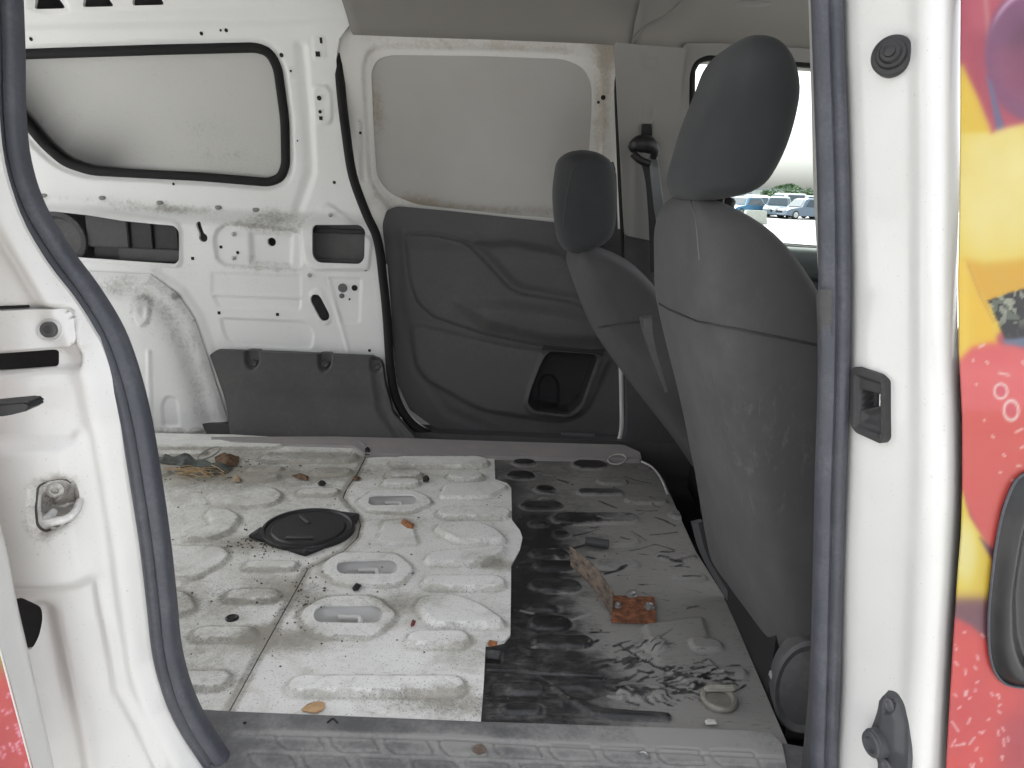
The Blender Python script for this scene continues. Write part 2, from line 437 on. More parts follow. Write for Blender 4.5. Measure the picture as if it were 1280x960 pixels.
CARPET = plastic_mat('black_carpet', (0.014, 0.014, 0.015), k=0.15, rough=0.95)
DARK = plain('dark_hole', (0.010, 0.010, 0.010), 0.9)
STEEL = plain('galvanised_steel', (0.42, 0.42, 0.42), 0.42, 0.8, 0.3, 60)
RUST = plain('rusty_steel', (0.20, 0.075, 0.035), 0.85, 0.1, 0.55, 70, bump=0.4)
RUSTG = plain('rust_stained_steel', (0.15, 0.115, 0.09), 0.75, 0.2, 0.4, 60, bump=0.3)

def black_floor():
    t = NT('scuffed_black_floor'); d = t.attr('dirt').outputs['Fac']
    n1 = t.noise(5, 6, 0.7); n2 = t.noise(40, 6, 0.75, dist=0.8); n3 = t.noise(22, 5, 0.7, t.mapped((1, 5, 5), (0, 0, 0.25)), 1.2); n4 = t.noise(260, 3, 0.6)
    f = t.math('ADD', t.math('ADD', t.math('MULTIPLY', n1, 0.4), t.math('MULTIPLY', n2, 0.3)), t.math('ADD', t.math('MULTIPLY', n3, 0.3), t.math('MULTIPLY', d, 0.4)))
    dust = t.math('MULTIPLY', t.ramp(f, 0.45, 0.84), 0.9)
    c = t.mix(dust, (0.014, 0.014, 0.015), (0.25, 0.242, 0.225))
    wsp = t.ramp(t.math('ADD', t.noise(75, 5, 0.75, dist=1.5), t.math('MULTIPLY', n1, 0.25)), 0.84, 0.92)
    c = t.mix(t.math('MULTIPLY', wsp, 0.6), c, (0.55, 0.55, 0.53))
    scr = t.ramp(t.noise(30, 5, 0.75, t.mapped((1.3, 8, 8), (0, 0, 0.5)), 0.8), 0.58, 0.68)
    c = t.mix(t.math('MULTIPLY', scr, 0.75), c, (0.012, 0.012, 0.013))
    t.bump(t.math('ADD', n2, t.math('MULTIPLY', n4, 0.4)), 0.2, 0.002)
    return t.fin(c, t.ramp(dust, 0, 0.7, 0.42, 0.92), 0, 0.5)
BLACKFLOOR = black_floor()

# ================================================================== THE VAN
van = empty('cargo_van', (0, 1.8, 0), 'stripped white cargo van seen through its open side door, fruit pictures on its skin', 'van')
FZ = 0.65
X3, Y3, Z3 = (1, 0, 0), (0, 1, 0), (0, 0, 1)
floor_s = Surf((0, 0, FZ), X3, Y3)
black_s = Surf((0, 0, FZ - 0.005), X3, Y3)

def rib(sf, x0, y0, x1, y1, h=0.0078, d=0.6, w=0.0068, ang=0):
    """Stadium rib from its bounding box in pixels."""
    ym = (y0 + y1) / 2
    a, b = np.array(sf.uv(x0, ym - ang / 2)), np.array(sf.uv(x1, ym + ang / 2))
    r = abs(sf.uv((x0 + x1) / 2, y0)[1] - sf.uv((x0 + x1) / 2, y1)[1]) / 2
    t = (b - a) / np.linalg.norm(b - a)
    return dict(uv=stadium(a + t * r, b - t * r, r), h=h, w=min(w, r * 0.8), d=d)

# ---- floor: black pan below, white sheets on top
bf = []
for q in [(835, 640, 868, 650), (820, 690, 872, 702), (745, 700, 800, 712), (838, 716, 885, 728), (690, 664, 712, 673), (650, 628, 705, 638), (660, 652, 684, 660), (860, 800, 905, 815), (900, 835, 935, 848), (660, 688, 712, 699), (780, 622, 835, 631), (660, 758, 700, 766),
          (660, 725, 727, 741), (660, 771, 715, 789), (664, 795, 742, 811), (632, 854, 682, 870), (626, 880, 679, 895),
          (665, 702, 720, 714), (715, 576, 760, 588), (745, 598, 785, 607), (640, 575, 670, 583), (642, 590, 660, 600), (668, 608, 695, 617), (720, 612, 780, 620),
          (690, 642, 800, 656), (745, 668, 800, 684), (770, 857, 835, 876), (800, 800, 835, 816)]:
    bf.append({**rib(black_s, *q, h=0.008, d=0.1 if q[0] > 735 else 0.4, w=0.007), 'di': -0.22 if q[0] > 735 else (-1.2 if q[1] > 690 else -0.55)})
bf += [dict(p=[(682, 858), (700, 858), (745, 886), (840, 893), (840, 905), (740, 899)], r=0.01, h=0.009, w=0.008, di=-1.0),
       dict(p=[(690, 858), (730, 856), (752, 870), (715, 880)], r=0.01, h=-0.008, w=0.008, di=-1.2),
       dict(p=[(605, 836), (755, 845), (755, 848), (605, 839)], h=-0.012, w=0.004, di=-2),
       dict(p=[(605, 812), (627, 814), (627, 829), (605, 828)], h=-0.016, w=0.004, di=-2),
       dict(p=[(800, 780), (880, 770), (890, 800), (820, 830)], r=0.02, h=0.006, w=0.012),
       dict(p=[(830, 840), (885, 822), (925, 860), (870, 862)], r=0.01, h=0.005, w=0.006)]
for k in range(6):
    bf.append(dict(p=[(775 + 8 * k, 806 + 5 * k), (800 + 9 * k, 822 + 4 * k)], line=True, h=-0.003, w=0.0035, di=-0.8))
    bf.append(dict(p=[(832, 838 + 4 * k), (884 - 2 * k, 826 + 5 * k)], line=True, h=-0.003, w=0.0035, di=-0.8))
_g = np.random.default_rng(21)
for k in range(240):
    zone = k % 5
    x0, y0 = [(_g.normal(800, 30), _g.normal(830, 18)), (_g.normal(875, 18), _g.normal(850, 12)), (_g.uniform(650, 830), _g.uniform(585, 720)), (_g.normal(815, 28), _g.normal(866, 7)), (_g.uniform(640, 900), _g.uniform(640, 880))][zone]
    if zone == 2 and x0 > 830: x0 = 760
    a_, L_ = _g.normal([-0.5, -0.15, 0.05, 0.3, 0.0][zone], 0.25), _g.uniform(8, 34 if zone in (2, 4) else 22)
    bf.append(dict(p=[(x0, y0), (x0 + L_ * .5, y0 + L_ * .5 * a_ + _g.normal(0, .8)), (x0 + L_, y0 + L_ * a_)], line=True, h=-0.0012 if zone in (0, 1) else 0.0004, w=_g.uniform(0.003, 0.0048), di=_g.choice([-1.0, -0.8, -0.5, 0.7])))
PK = [(456, 617, 526, 637), (415, 698, 502, 724), (386, 754, 485, 787)]
bh = [dict(p=[(a - 3, b - 2), (c + 3, b - 2), (c + 3, d + 3), (a - 3, d + 3)], r=0.02) for a, b, c, d in PK]
sheet('black_floor_pan', black_s, [(-200, 560), (290, 556), (620, 564), (800, 573), (830, 600), (850, 646), (870, 690), (905, 745), (950, 850), (985, 932), (1000, 1000), (-300, 1000)], 0.0036,
      BLACKFLOOR, van, bf, bh, thick=0.003, dirt=[(820, 700, 0.16, 0.5, 0.8), (800, 790, 0.12, 0.15, 0.6), (900, 880, 0.2, 0.12, 0.7), (720, 600, 0.3, 0.2, 0.25), (665, 700, 0.09, 0.35, -0.7), (680, 840, 0.13, 0.16, -0.75), (800, 855, 0.10, 0.06, -0.35), (640, 600, .05, .1, -.3)], dirt0=0.36)

seam = [(456, 572), (447, 590), (432, 612), (428, 622), (436, 632), (446, 642), (450, 656), (446, 672), (430, 688), (405, 700), (384, 711), (340, 790), (286, 889)]
wr = []
for q in [(325, 567, 449, 579), (310, 584, 355, 591), (300, 592, 350, 602), (389, 586, 441, 596), (371, 611, 425, 621), (150, 551, 355, 562), (150, 564, 260, 571), (150, 588, 215, 597),
          (304, 702, 373, 714), (280, 737, 352, 754), (239, 784, 323, 803), (215, 839, 291, 864)]:
    wr.append(rib(floor_s, *q))
wr += [dict(p=[(257, 620), (272, 614), (340, 609), (357, 620), (345, 632), (305, 637), (265, 632)], r=0.03, h=0.008, w=0.008, d=0.3),
       dict(p=[(230, 672), (265, 657), (255, 645), (262, 638), (287, 638), (303, 648), (290, 667), (262, 677), (232, 677)], r=0.02, h=0.010, w=0.008, d=0.4),
       dict(p=[(190, 682), (280, 684), (290, 695), (280, 706), (242, 727), (190, 722)], r=0.02, h=0.007, w=0.008, d=0.4),
       dict(p=[(190, 738), (237, 741), (248, 762), (230, 772), (190, 770)], r=0.02, h=0.008, w=0.008, d=0.4)]
wr.append(dict(p=seam, line=True, h=0.0, w=0.004, d=0.75))
sheet('floor_panel', floor_s, [(-150, 538)] + [(100, 540), (290, 543), (442, 552)] + seam + [(-220, 880)], 0.005, FLOORW, van, wr, thick=0.004,
      dirt=[(250, 590, 0.30, 0.10, 1.2), (380, 570, 0.45, 0.05, 0.7), (310, 680, 0.12, 0.05, 0.7), (440, 660, 0.07, 0.06, 0.5), (375, 735, 0.10, 0.05, 0.9), (330, 795, 0.04, 0.04, 1.5), (250, 750, 0.15, 0.1, 0.5), (420, 590, 0.12, 0.08, 0.5), (300, 620, 0.5, 0.25, 0.25), (240, 830, 0.12, 0.1, 0.3)], dirt0=0.10)
fr = []
for q in [(487, 573, 612, 586), (481, 590, 529, 600), (477, 601, 526, 610), (558, 592, 606, 602), (545, 636, 640, 650), (526, 722, 633, 739), (507, 791, 589, 811), (358, 847, 583, 871)]:
    fr.append(rib(floor_s, *q, h=0.012))
fr += [dict(p=[(548, 624), (556, 606), (622, 603), (637, 610), (610, 624)], r=0.02, h=0.008, w=0.008, d=0.3),
       dict(p=[(542, 665), (547, 656), (597, 654), (622, 664), (635, 677), (625, 681), (570, 680)], r=0.015, h=0.012, w=0.008, d=0.4),
       dict(p=[(529, 702), (538, 692), (598, 686), (634, 684), (630, 695), (604, 708), (534, 708)], r=0.015, h=0.011, w=0.008, d=0.4),
       dict(p=[(518, 757), (527, 748), (570, 746), (602, 758), (632, 778), (630, 786), (540, 787), (524, 770)], r=0.02, h=0.013, w=0.008, d=0.4),
       dict(p=[(444, 628), (466, 613), (515, 613), (535, 621), (543, 630), (512, 643), (460, 641)], r=0.02, h=0.006, w=0.006, d=0.6),
       dict(p=[(396, 712), (422, 691), (497, 692), (521, 712), (500, 734), (422, 733)], r=0.03, h=0.006, w=0.006, d=0.6),
       dict(p=[(369, 768), (405, 746), (470, 745), (501, 770), (468, 800), (388, 798)], r=0.03, h=0.006, w=0.006, d=0.6),
       dict(p=[(470, 680), (478, 652), (508, 649), (517, 656), (524, 682)], r=0.015, h=0.004, w=0.005, d=0.4)]
fr.append(dict(p=seam, line=True, h=0.0, w=0.004, d=0.75))
fh = [dict(p=[(460, 631), (462, 621), (518, 620), (522, 627), (518, 633), (464, 634)], r=0.02), dict(p=[(420, 712), (424, 703), (492, 701), (498, 710), (494, 720), (424, 720)], r=0.025),
      dict(p=[(391, 772), (397, 759), (472, 758), (480, 768), (474, 782), (396, 781)], r=0.03)]
sheet('floor_panel', floor_s, [(618, 573.5), (619, 599), (634, 604), (639, 610), (640, 650), (650, 663), (653, 672), (650, 686), (639, 706), (638, 793), (630, 802), (607, 806), (605, 850), (601, 903), (287.5, 891.5)] +
      [(x + 1.6, y + 0.2) for x, y in seam[::-1]] + [(480, 571)], 0.0045, FLOORW, van, fr, fh, thick=0.005,
      dirt=[(470, 590, 0.2, 0.08, 0.6), (375, 745, 0.06, 0.05, 0.9), (360, 800, 0.07, 0.04, 1.0), (565, 880, 0.12, 0.04, 0.9), (620, 705, 0.05, 0.03, 1.0), (500, 650, 0.15, 0.05, 0.35), (500, 755, 0.08, 0.05, 0.7), (590, 820, 0.08, 0.05, 0.4)], dirt0=0.05)
# tie-down pockets under the three openings, each with its lashing ring
for (x0, y0, x1, y1) in [(456, 617, 526, 637), (415, 698, 502, 724), (386, 754, 485, 787)]:
    a, b = floor_s.uv(x0, (y0 + y1) / 2), floor_s.uv(x1, (y0 + y1) / 2); c0, c1 = floor_s.uv((x0 + x1) / 2, y1), floor_s.uv((x0 + x1) / 2, y0)
    z0 = FZ - 0.028; bm = bmesh.new(); n = 28; rows = []
    for (k, z) in ((1.02, FZ - 0.0005), (0.98, FZ - 0.004), (0.82, z0 + 0.004), (0.7, z0)):
        ring = []
        for i in range(n):
            t = 2 * math.pi * i / n; cx_, cy_ = math.cos(t), math.sin(t)
            ex = math.copysign(abs(cx_) ** 0.55, cx_); ey = math.copysign(abs(cy_) ** 0.55, cy_)
            ring.append(bm.verts.new(((a[0] + b[0]) / 2 + ex * k * (b[0] - a[0]) / 2, (c0[1] + c1[1]) / 2 + ey * k * (c1[1] - c0[1]) / 2, z)))
        rows.append(ring)
    for p, q in zip(rows, rows[1:]):
        for i in range(n): bm.faces.new((p[i], p[(i + 1) % n], q[(i + 1) % n], q[i]))
    bm.faces.new(rows[-1])
    for f in bm.faces: f.normal_update()
    po = bmobj('tie_down_pocket', bm, WHITE, van)
    mx, my = (a[0] + b[0]) / 2, (c0[1] + c1[1]) / 2; wx = (b[0] - a[0]) * 0.15
    tube('lashing_ring', [(mx - wx, my + 0.012, FZ - 0.012), (mx + wx * .6, my + 0.012, FZ - 0.010), (mx + wx, my + 0.004, FZ - 0.010), (mx + wx, my - 0.012, FZ - 0.014), (mx + wx * .5, my - 0.014, FZ - 0.02)], circ(0.006), WHITE, po, up=(0, 0, 1))

# round black fuel access cover with three lugs
c = np.array(floor_s.uv(386, 663)); R0 = abs(floor_s.uv(446, 663)[0] - c[0]) * 0.97
cov = lathe('fuel_access_cover', (c[0], c[1], FZ), Z3, [(R0, 0.001), (R0, 0.008), (R0 * .985, 0.011), (R0 * .93, 0.012), (R0 * .90, 0.007), (R0 * .80, 0.006), (R0 * .77, 0.010), (R0 * .72, 0.0105), (R0 * .1, 0.0105)], BLACKP, van, 64)
for ang in (203, 283, 42):
    t = RAD(ang); d = np.array([math.cos(t), math.sin(t)]); k = np.array([-d[1], d[0]])
    P = [c + d * R0 * .96 + k * .045, c + d * (R0 + .022) + k * .012, c + d * (R0 + .03), c + d * (R0 + .022) - k * .012, c + d * R0 * .96 - k * .045]
    lg = slab('lug', [(p[0], p[1], FZ + 0.0015) for p in P], Z3, 0.007, BLACKP, cov, 0.0015)
    q = c + d * (R0 + .012); lathe('bolt', (q[0], q[1], FZ + 0.008), Z3, [(0.006, 0), (0.006, 0.003), (0.004, 0.005)], PLASTIC2, cov, 12)
for (px, py, px2, py2) in [(376, 650, 387, 659), (358, 677, 392, 677)]:
    tube('raised_mark', [(*floor_s.uv(px, py), FZ + 0.0125), (*floor_s.uv((px + px2) / 2, (py + py2) / 2 + .5), FZ + 0.0125), (*floor_s.uv(px2, py2), FZ + 0.0125)], circ(0.006, 8, 1, 0.5), PLASTIC2, cov, up=Z3)
lathe('floor_plug', (*floor_s.uv(290, 773), FZ), Z3, [(0.014, -0.002), (0.014, 0.002), (0.011, 0.004), (0.008, 0.002)], BLACKP, van, 20)
# white plastic cap on the black floor (lying tilted in its socket)
q = black_s.uv(898, 878)
cp = lathe('floor_cap', (q[0], q[1], FZ - 0.002), (0.05, -0.05, 1), [(0.033, 0), (0.034, 0.006), (0.031, 0.011), (0.026, 0.011), (0.022, 0.006), (0.01, 0.006)], plain('yellowed_plastic', (0.20, 0.19, 0.16), 0.6), van, 32, label='yellowed round plastic cap on the black floor')
slab('grip', [(*black_s.uv(879, 873), FZ + 0.007), (*black_s.uv(917, 873), FZ + 0.007), (*black_s.uv(917, 867.5), FZ + 0.007), (*black_s.uv(879, 867.5), FZ + 0.007)], Z3, 0.010, plain('yellowed_plastic_edge', (0.34, 0.33, 0.28), 0.5), cp, 0.003)
# rusty plate bolted down with an upright perforated strap
pl = sheet('base_plate', Surf((0, 0, FZ + 0.004), X3, Y3), [(764, 775), (820, 777), (818, 746), (766, 744)], 0.006, RUST, van, thick=0.006, label='rusty plate bolted to the black floor')
for (px, py, r) in [(789, 749, .009), (811, 764, .009), (772, 763, .006)]:
    lathe('bolt', (*black_s.uv(px, py), FZ + 0.004), Z3, [(r * 1.3, 0), (r * 1.3, 0.002), (r, 0.003), (r * .95, 0.009), (r * .6, 0.011)], STEEL, pl, 14)
# perforated strap: rises from the plate's rear corner towards the upper left
A0 = np.array([*black_s.uv(766, 772), FZ + 0.006]); A1 = np.array([*black_s.uv(764, 748), FZ + 0.006])
yb = A0[1] + 0.01
sp = [onY(766, 770, yb), onY(742, 735, yb + 0.03), onY(714, 706, yb + 0.07)]; se = [onY(767, 740, yb), onY(743, 707, yb + 0.03), onY(713, 682, yb + 0.07)]
bm = bmesh.new(); rr = 12
lowc, upc = catmull(sp, 14), catmull(se, 14)
G = [[bm.verts.new(lowc[i] * (1 - j / (rr - 1)) + upc[i] * (j / (rr - 1))) for j in range(rr)] for i in range(len(lowc))]
for i in range(len(lowc) - 1):
    for j in range(rr - 1):
        if (i % 7 in (2, 3) and j == 3) or (i % 7 in (5, 6) and j == 7): continue
        bm.faces.new((G[i][j], G[i + 1][j], G[i + 1][j + 1], G[i][j + 1]))
st = bmobj('perforated_strap', bm, RUSTG, pl, label='bent perforated metal strap standing on the rusty plate')
md = st.modifiers.new('thick', 'SOLIDIFY'); md.thickness = 0.003
# small tube stub lying behind the strap
q0 = np.array([*black_s.uv(732, 684), FZ + 0.012]); q1 = np.array([*black_s.uv(760, 688), FZ + 0.012])
tube('tube_stub', [q0, (q0 + q1) / 2, q1], [(0.012 * math.cos(a), 0.012 * math.sin(a)) for a in np.linspace(0, 2 * math.pi, 16, endpoint=False)], PLASTIC2, van, up=Z3, label='short dark tube stub on the black floor', smooth_n=2)
q = q0 - (q1 - q0) / np.linalg.norm(q1 - q0) * 0.0006
lathe('tube_mouth', q, q0 - q1, [(0.009, 0), (0.009, 0.0004)], DARK, van, 16)

# ---- sills
sill_s = Surf((0, 0, FZ + 0.012), X3, Y3)
grooves = []
for k in range(9):
    x0 = 345 + 68 * k
    y0 = 926 + 2.6 * k
    for row in (0, 1):
        xs = x0 - 34 * row; yy = y0 + 24 * row
        grooves.append(dict(p=[(xs, yy - 9), (xs + 8, yy - 10), (xs + 52, yy - 8), (xs + 60, yy + 4), (xs + 62, yy + 11), (xs + 14, yy + 10), (xs + 4, yy + 2), (xs, yy - 9)], line=True, h=-0.0030, w=0.0030, d=0.35))
grooves.append(dict(p=[(300, 917), (560, 924), (760, 936), (975, 947)], line=True, h=-0.004, w=0.003, d=0.8))
sheet('near_sill_plate', sill_s, [(212, 884), (285, 889), (601, 902), (962, 914), (978, 930), (988, 985), (980, 1040), (330, 1040), (250, 940)], 0.003, SILLP, van, grooves, r_out=0.01, thick=0.03,
      dirt=[(900, 930, 0.2, 0.05, 0.9), (560, 925, 0.05, 0.03, 0.6), (430, 930, 0.1, 0.03, 0.5), (750, 935, 0.15, 0.05, 0.5), (860, 915, .12, .03, .8)], dirt0=0.12, label='dusty dark sill plate at the near doorway')
for (px, py, mt) in [(599, 937, RUSTG), (804, 944, STEEL), (306, 904, DARK)]:
    lathe('sill_screw', (*sill_s.uv(px, py), FZ + 0.012), Z3, [(0.011, -0.001), (0.011, 0.0015), (0.007, 0.0015), (0.006, 0.0005)] if mt is not DARK else [(0.003, 0), (0.003, 0.001)], mt, van, 16)
tube('sill_clip', [(*sill_s.uv(409, 904), FZ + 0.013), (*sill_s.uv(416, 899.5), FZ + 0.014), (*sill_s.uv(422, 904), FZ + 0.013)], circ(0.0016, 8), BLACKP, van, up=Z3)
# front corner piece beyond the sill plate
sheet('sill_corner', Surf((0, 0, FZ + 0.006), X3, Y3), [(978, 929), (1012, 935), (1012, 990), (988, 985)], 0.006, SILLP, van, thick=0.02)
# dark riser between the left end of the near sill and the seal
fs = Surf((0, 0, FZ + 0.010), X3, Y3)
sheet('far_sill_plate', fs, [(262, 546), (420, 545.5), (520, 548), (640, 552), (780, 556), (800, 565), (802, 574), (700, 571.5), (560, 568.5), (455, 566), (442, 557), (290, 552)], 0.005, FARSILL, van, r_out=0.01, thick=0.015,
      dirt=[(600, 560, 0.9, 0.1, 0.3)], dirt0=0.35, label='dusty grey sill plate along the far doorway', feats=[dict(p=[(506, 558), (517, 563)], line=True, h=-.003, w=.004), dict(p=[(450, 552), (456, 556)], line=True, h=.003, w=.006)])

# ---- far side: inner body panel (rear quarter), y about 2.72, leaning in above the belt
YW = 2.72
def wall_base(u, v):            # v = height
    h = 0.0 * u
    h = h - 0.055 * sstep(v, 1.36, 1.43)             # belt ledge: the window wall lies further out
    h = h + 0.15 * np.clip((v - 1.46) / 0.6, 0, 2) ** 1.5
    return h
# the viewer looks along +y, so N must be -y: U = +x, V = +z gives N = U x V = -y
wall_s = Surf((0, YW, 0), X3, Z3, wall_base)
wf = []
# window recess frame and shallow stampings
WIN = [(-30, 71), (15, 67), (200, 61), (318, 58), (336, 65), (346, 84), (355, 150), (356, 207), (350, 222), (335, 228), (250, 221), (112, 214), (78, 203), (52, 180), (24, 146), (-10, 110), (-35, 85)]
WING = [(-50, 60), (15, 56), (200, 50), (325, 48), (348, 58), (358, 84), (367, 150), (368, 212), (360, 232), (340, 239), (250, 232), (108, 225), (70, 212), (40, 186), (10, 150), (-30, 112)]
wf.append(dict(p=WING, r=0.04, h=-0.012, w=0.014, d=0.1))
wf += [dict(p=[(390, 112), (396, 106), (409, 106), (415, 114), (417, 148), (412, 157), (398, 157), (392, 150)], r=0.02, h=0.006, w=0.006),
       dict(p=[(390, 46), (406, 45), (408, 74), (392, 76)], r=0.01, h=0.004, w=0.005), dict(p=[(356, 84), (368, 83), (370, 97), (359, 98)], r=0.01, h=0.003, w=0.005),
       dict(p=[(266, 297), (272, 285), (284, 279), (377, 289), (378, 334), (370, 338), (282, 333), (270, 325)], r=0.03, h=-0.010, w=0.007, d=0.5),
       dict(p=[(309, 289), (366, 292), (364, 333), (311, 331)], r=0.012, h=-0.012, w=0.014, d=0.3),
       dict(p=[(264, 369), (377, 373), (376, 388), (274, 385)], r=0.015, h=-0.006, w=0.006, d=0.15), dict(p=[(264, 340), (377, 344), (377, 372), (264, 368)], r=0.01, h=-0.003, w=0.006, d=0.2),
       dict(p=[(274, 397), (382, 402), (393, 416), (390, 437), (292, 432), (281, 422)], r=0.02, h=-0.006, w=0.006, d=0.15),
       dict(p=[(376, 280), (403, 254), (412, 254), (446, 280), (466, 300), (462, 338), (390, 338), (380, 325)], r=0.015, h=0.008, w=0.006, d=0.3),
       dict(p=[(404, 346), (452, 348), (450, 404), (428, 405), (424, 395), (410, 360)], r=0.01, h=-0.004, w=0.005),
       dict(p=[(410, 348), (436, 440)], line=True, h=0.005, w=0.012),
       dict(p=[(386, 365), (395, 360), (404, 362), (416, 395), (412, 406), (402, 406)], r=0.02, h=0.005, w=0.006),
       # long stamped grooves under the roof rail and along the pillar
       dict(p=[(20, 28), (200, 24), (340, 22), (440, 18)], line=True, h=-0.008, w=0.03),
       dict(p=[(376, 60), (384, 150), (388, 215), (372, 262)], line=True, h=-0.010, w=0.03, d=0.0),
       dict(p=[(30, 10), (45, -10), (78, -10), (90, 14), (60, 20)], r=0.02, h=-0.006, w=0.01),
       # flange along the wheel arch
       dict(p=[(60, 334), (188, 340), (226, 364), (247, 396), (266, 450), (292, 540)], line=True, h=0.010, w=0.030, d=0.0),
       dict(p=[(40, 258), (120, 262), (220, 275), (227, 284), (228, 330), (222, 335), (150, 331), (60, 325)], r=0.02, h=0.008, w=0.006, d=0.1)]
wh = [dict(p=WIN, r=0.03),
      dict(p=[(51, 265), (67, 264), (112, 269), (155, 276), (195, 280), (219, 282), (225, 289), (225, 325), (220, 330), (160, 326), (105, 322), (60, 318), (20, 300)], r=0.012),
      dict(p=[(391, 286), (394, 281), (450, 281), (457, 288), (456, 323), (450, 330), (398, 328), (391, 320)], r=0.02),
      dict(p=[(41, 11), (44, -4), (70, -6), (81, 10)], r=0.01), dict(p=[(103, 9), (106, -6), (131, -8), (143, 8)], r=0.01), dict(p=[(165, 7), (167, -8), (197, -9), (206, 6)], r=0.01)]
a, b = wall_s.uv(395, 375), wall_s.uv(405, 394); wh.append(dict(uv=stadium(a, b, 0.021)))
a, b = wall_s.uv(254, 297), wall_s.uv(254, 297.1); wh.append(dict(uv=stadium(a, b, 0.0155)))
a, b = wall_s.uv(248, 280), wall_s.uv(252, 292); wh.append(dict(uv=stadium(a, b, 0.0085)))
a, b = wall_s.uv(337, 303), wall_s.uv(337, 303.1); wh.append(dict(uv=stadium(a, b, 0.0155)))
wall = sheet('inner_side_panel', wall_s, [(-130, -60), (448, -60), (448, 22), (436, 32), (424, 48), (420, 75), (424, 120), (431, 172), (438, 220), (455, 266), (470, 300), (478, 350), (483, 400), (488, 460), (496, 505), (510, 560), (-130, 560)],
      0.0058, WALLW, van, wf, wh, thick=0.012, dirt0=0.0,
      dirt=[(215, 262, 0.22, 0.020, 0.9), (300, 280, 0.2, 0.03, 0.6), (350, 272, 0.10, 0.05, 0.75), (130, 250, 0.3, 0.02, 0.5), (330, 352, 0.2, 0.05, 0.35), (330, 325, 0.09, 0.03, 0.4), (200, 340, 0.2, 0.05, 0.4)])
# blanked-off quarter window: white sheet behind the opening, black glue bead round it
glass_s = Surf((0, YW + 0.028, 0), X3, Z3, wall_base)
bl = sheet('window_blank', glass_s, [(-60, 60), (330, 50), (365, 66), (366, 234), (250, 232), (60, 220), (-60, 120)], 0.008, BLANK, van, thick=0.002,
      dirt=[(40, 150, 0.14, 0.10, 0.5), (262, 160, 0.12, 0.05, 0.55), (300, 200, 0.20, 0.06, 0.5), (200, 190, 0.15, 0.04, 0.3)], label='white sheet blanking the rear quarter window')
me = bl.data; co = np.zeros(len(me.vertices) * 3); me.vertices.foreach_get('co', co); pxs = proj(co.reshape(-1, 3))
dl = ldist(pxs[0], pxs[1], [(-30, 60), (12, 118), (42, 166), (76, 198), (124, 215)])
at = me.attributes.new('black_fade', 'FLOAT', 'POINT'); at.data.foreach_set('value', (0.95 * np.exp(-(np.maximum(dl - 10, 0) / 42.0) ** 1.4)).astype(np.float32))  # fades the blank to black along its lower-left curve
wp = fillet(wall_s.poly(WIN), 0.03); wpts = wall_s.xyz(wp[:, 0], wp[:, 1], np.full(len(wp), -0.014))
tube('window_seal', wpts, [(-0.015, -0.012), (0.015, -0.012), (0.015, 0.008), (0.008, 0.014), (-0.008, 0.014), (-0.015, 0.008)], RUBBERB, van, up=(0, -1, 0), closed=True, smooth_n=0)
# inside of the body shell behind the openings
shell_s = Surf((0, YW + 0.13, 0), X3, Z3, wall_base)
sheet('outer_skin', shell_s, [(-200, -80), (1100, -80), (1100, 50), (500, 45), (490, 600), (-200, 600)], 0.04, plain('grey_primer', (0.10, 0.10, 0.10), 0.7), van, thick=0.002)
box('cavity_duct', (onY(118, 300, 2.78)[0], 2.765, onY(118, 326, 2.78)[2]), (onY(226, 300, 2.78)[0], 2.80, onY(118, 262, 2.78)[2]), BLACKP, van, 0.006)
e0 = onY(163, 310, 2.76); e1 = onY(222, 282, 2.76)
box('duct_frame', (e0[0] - .04, 2.750, e0[2] - 0.045), (e1[0] + .02, 2.764, e0[2]), PLASTIC, van, 0.003)
box('duct_frame', (e0[0] - .15, 2.750, e0[2] + .001), (e0[0], 2.764, e1[2] + 0.03), PLASTIC, van, 0.003)
box('duct_louvre', (e0[0] + .075, 2.752, e0[2] + .001), (e0[0] + .085, 2.764, e1[2] + 0.02), BLACKP, van, 0.002)
lathe('speaker_ring', onY(75, 300, 2.75), (0, -1, 0), [(0.10, 0), (0.10, 0.012), (0.085, 0.016), (0.075, 0.004), (0.02, 0.0)], PLASTIC2, van, 32)
a0, a1 = onY(388, 334, 2.765), onY(460, 278, 2.765)
box('cavity_box', (a0[0], 2.765, a0[2]), (a1[0], 2.80, a1[2]), plastic_mat('grey_cavity', (0.07, 0.07, 0.07)), van, 0.008)
box('cavity_flap', (a0[0] + .01, 2.750, a0[2] + .02), (a1[0] - .01, 2.766, a0[2] + .035), PLASTIC, van, 0.003)
box('cavity_flap', (a0[0] + .01, 2.750, a1[2] - .042), (a1[0] - .01, 2.766, a1[2] - .024), BLACKP, van, 0.003)

# small fixing holes and plugs of the inner panel (each a dark cupped disc)
V = []; F = []
def dothole(sf, px, py, r, sq=False, h=0.0015, asp=1.0):
    u, v = sf.uv(px, py); n = 4 if sq else 10; b0 = len(V)
    for k in range(n):
        t = 2 * math.pi * (k + (0.5 if sq else 0)) / n
        V.append(sf.xyz(np.array([u + r * math.cos(t) * (1.2 if sq else 1)]), np.array([v + asp * r * math.sin(t) * (1.2 if sq else 1)]), np.array([h]))[0])
    F.append(tuple(range(b0, b0 + n)))
for px, py, r in [(39, 49, .006), (252, 42, .006), (276, 38, .004), (283, 38, .006), (352, 69, .007), (364, 89, .004), (217, 230, .005), (394, 52, .005), (418, 228, .006), (457, 337, .006), (462, 438, .006), (437, 374, .004), (372, 176, .003)]: dothole(wall_s, px, py, r, h=0.0015 if px != 364 else 0.005)
for px, py, r in [(400, 123, .008), (401, 140, .006), (414, 269, .006)]: dothole(wall_s, px, py, r, h=0.010)
for px, py in [(402, 148)]: dothole(wall_s, px, py, .007, True, 0.009)
for px, py in [(398, 68)]: dothole(wall_s, px, py, .009, True, 0.007)
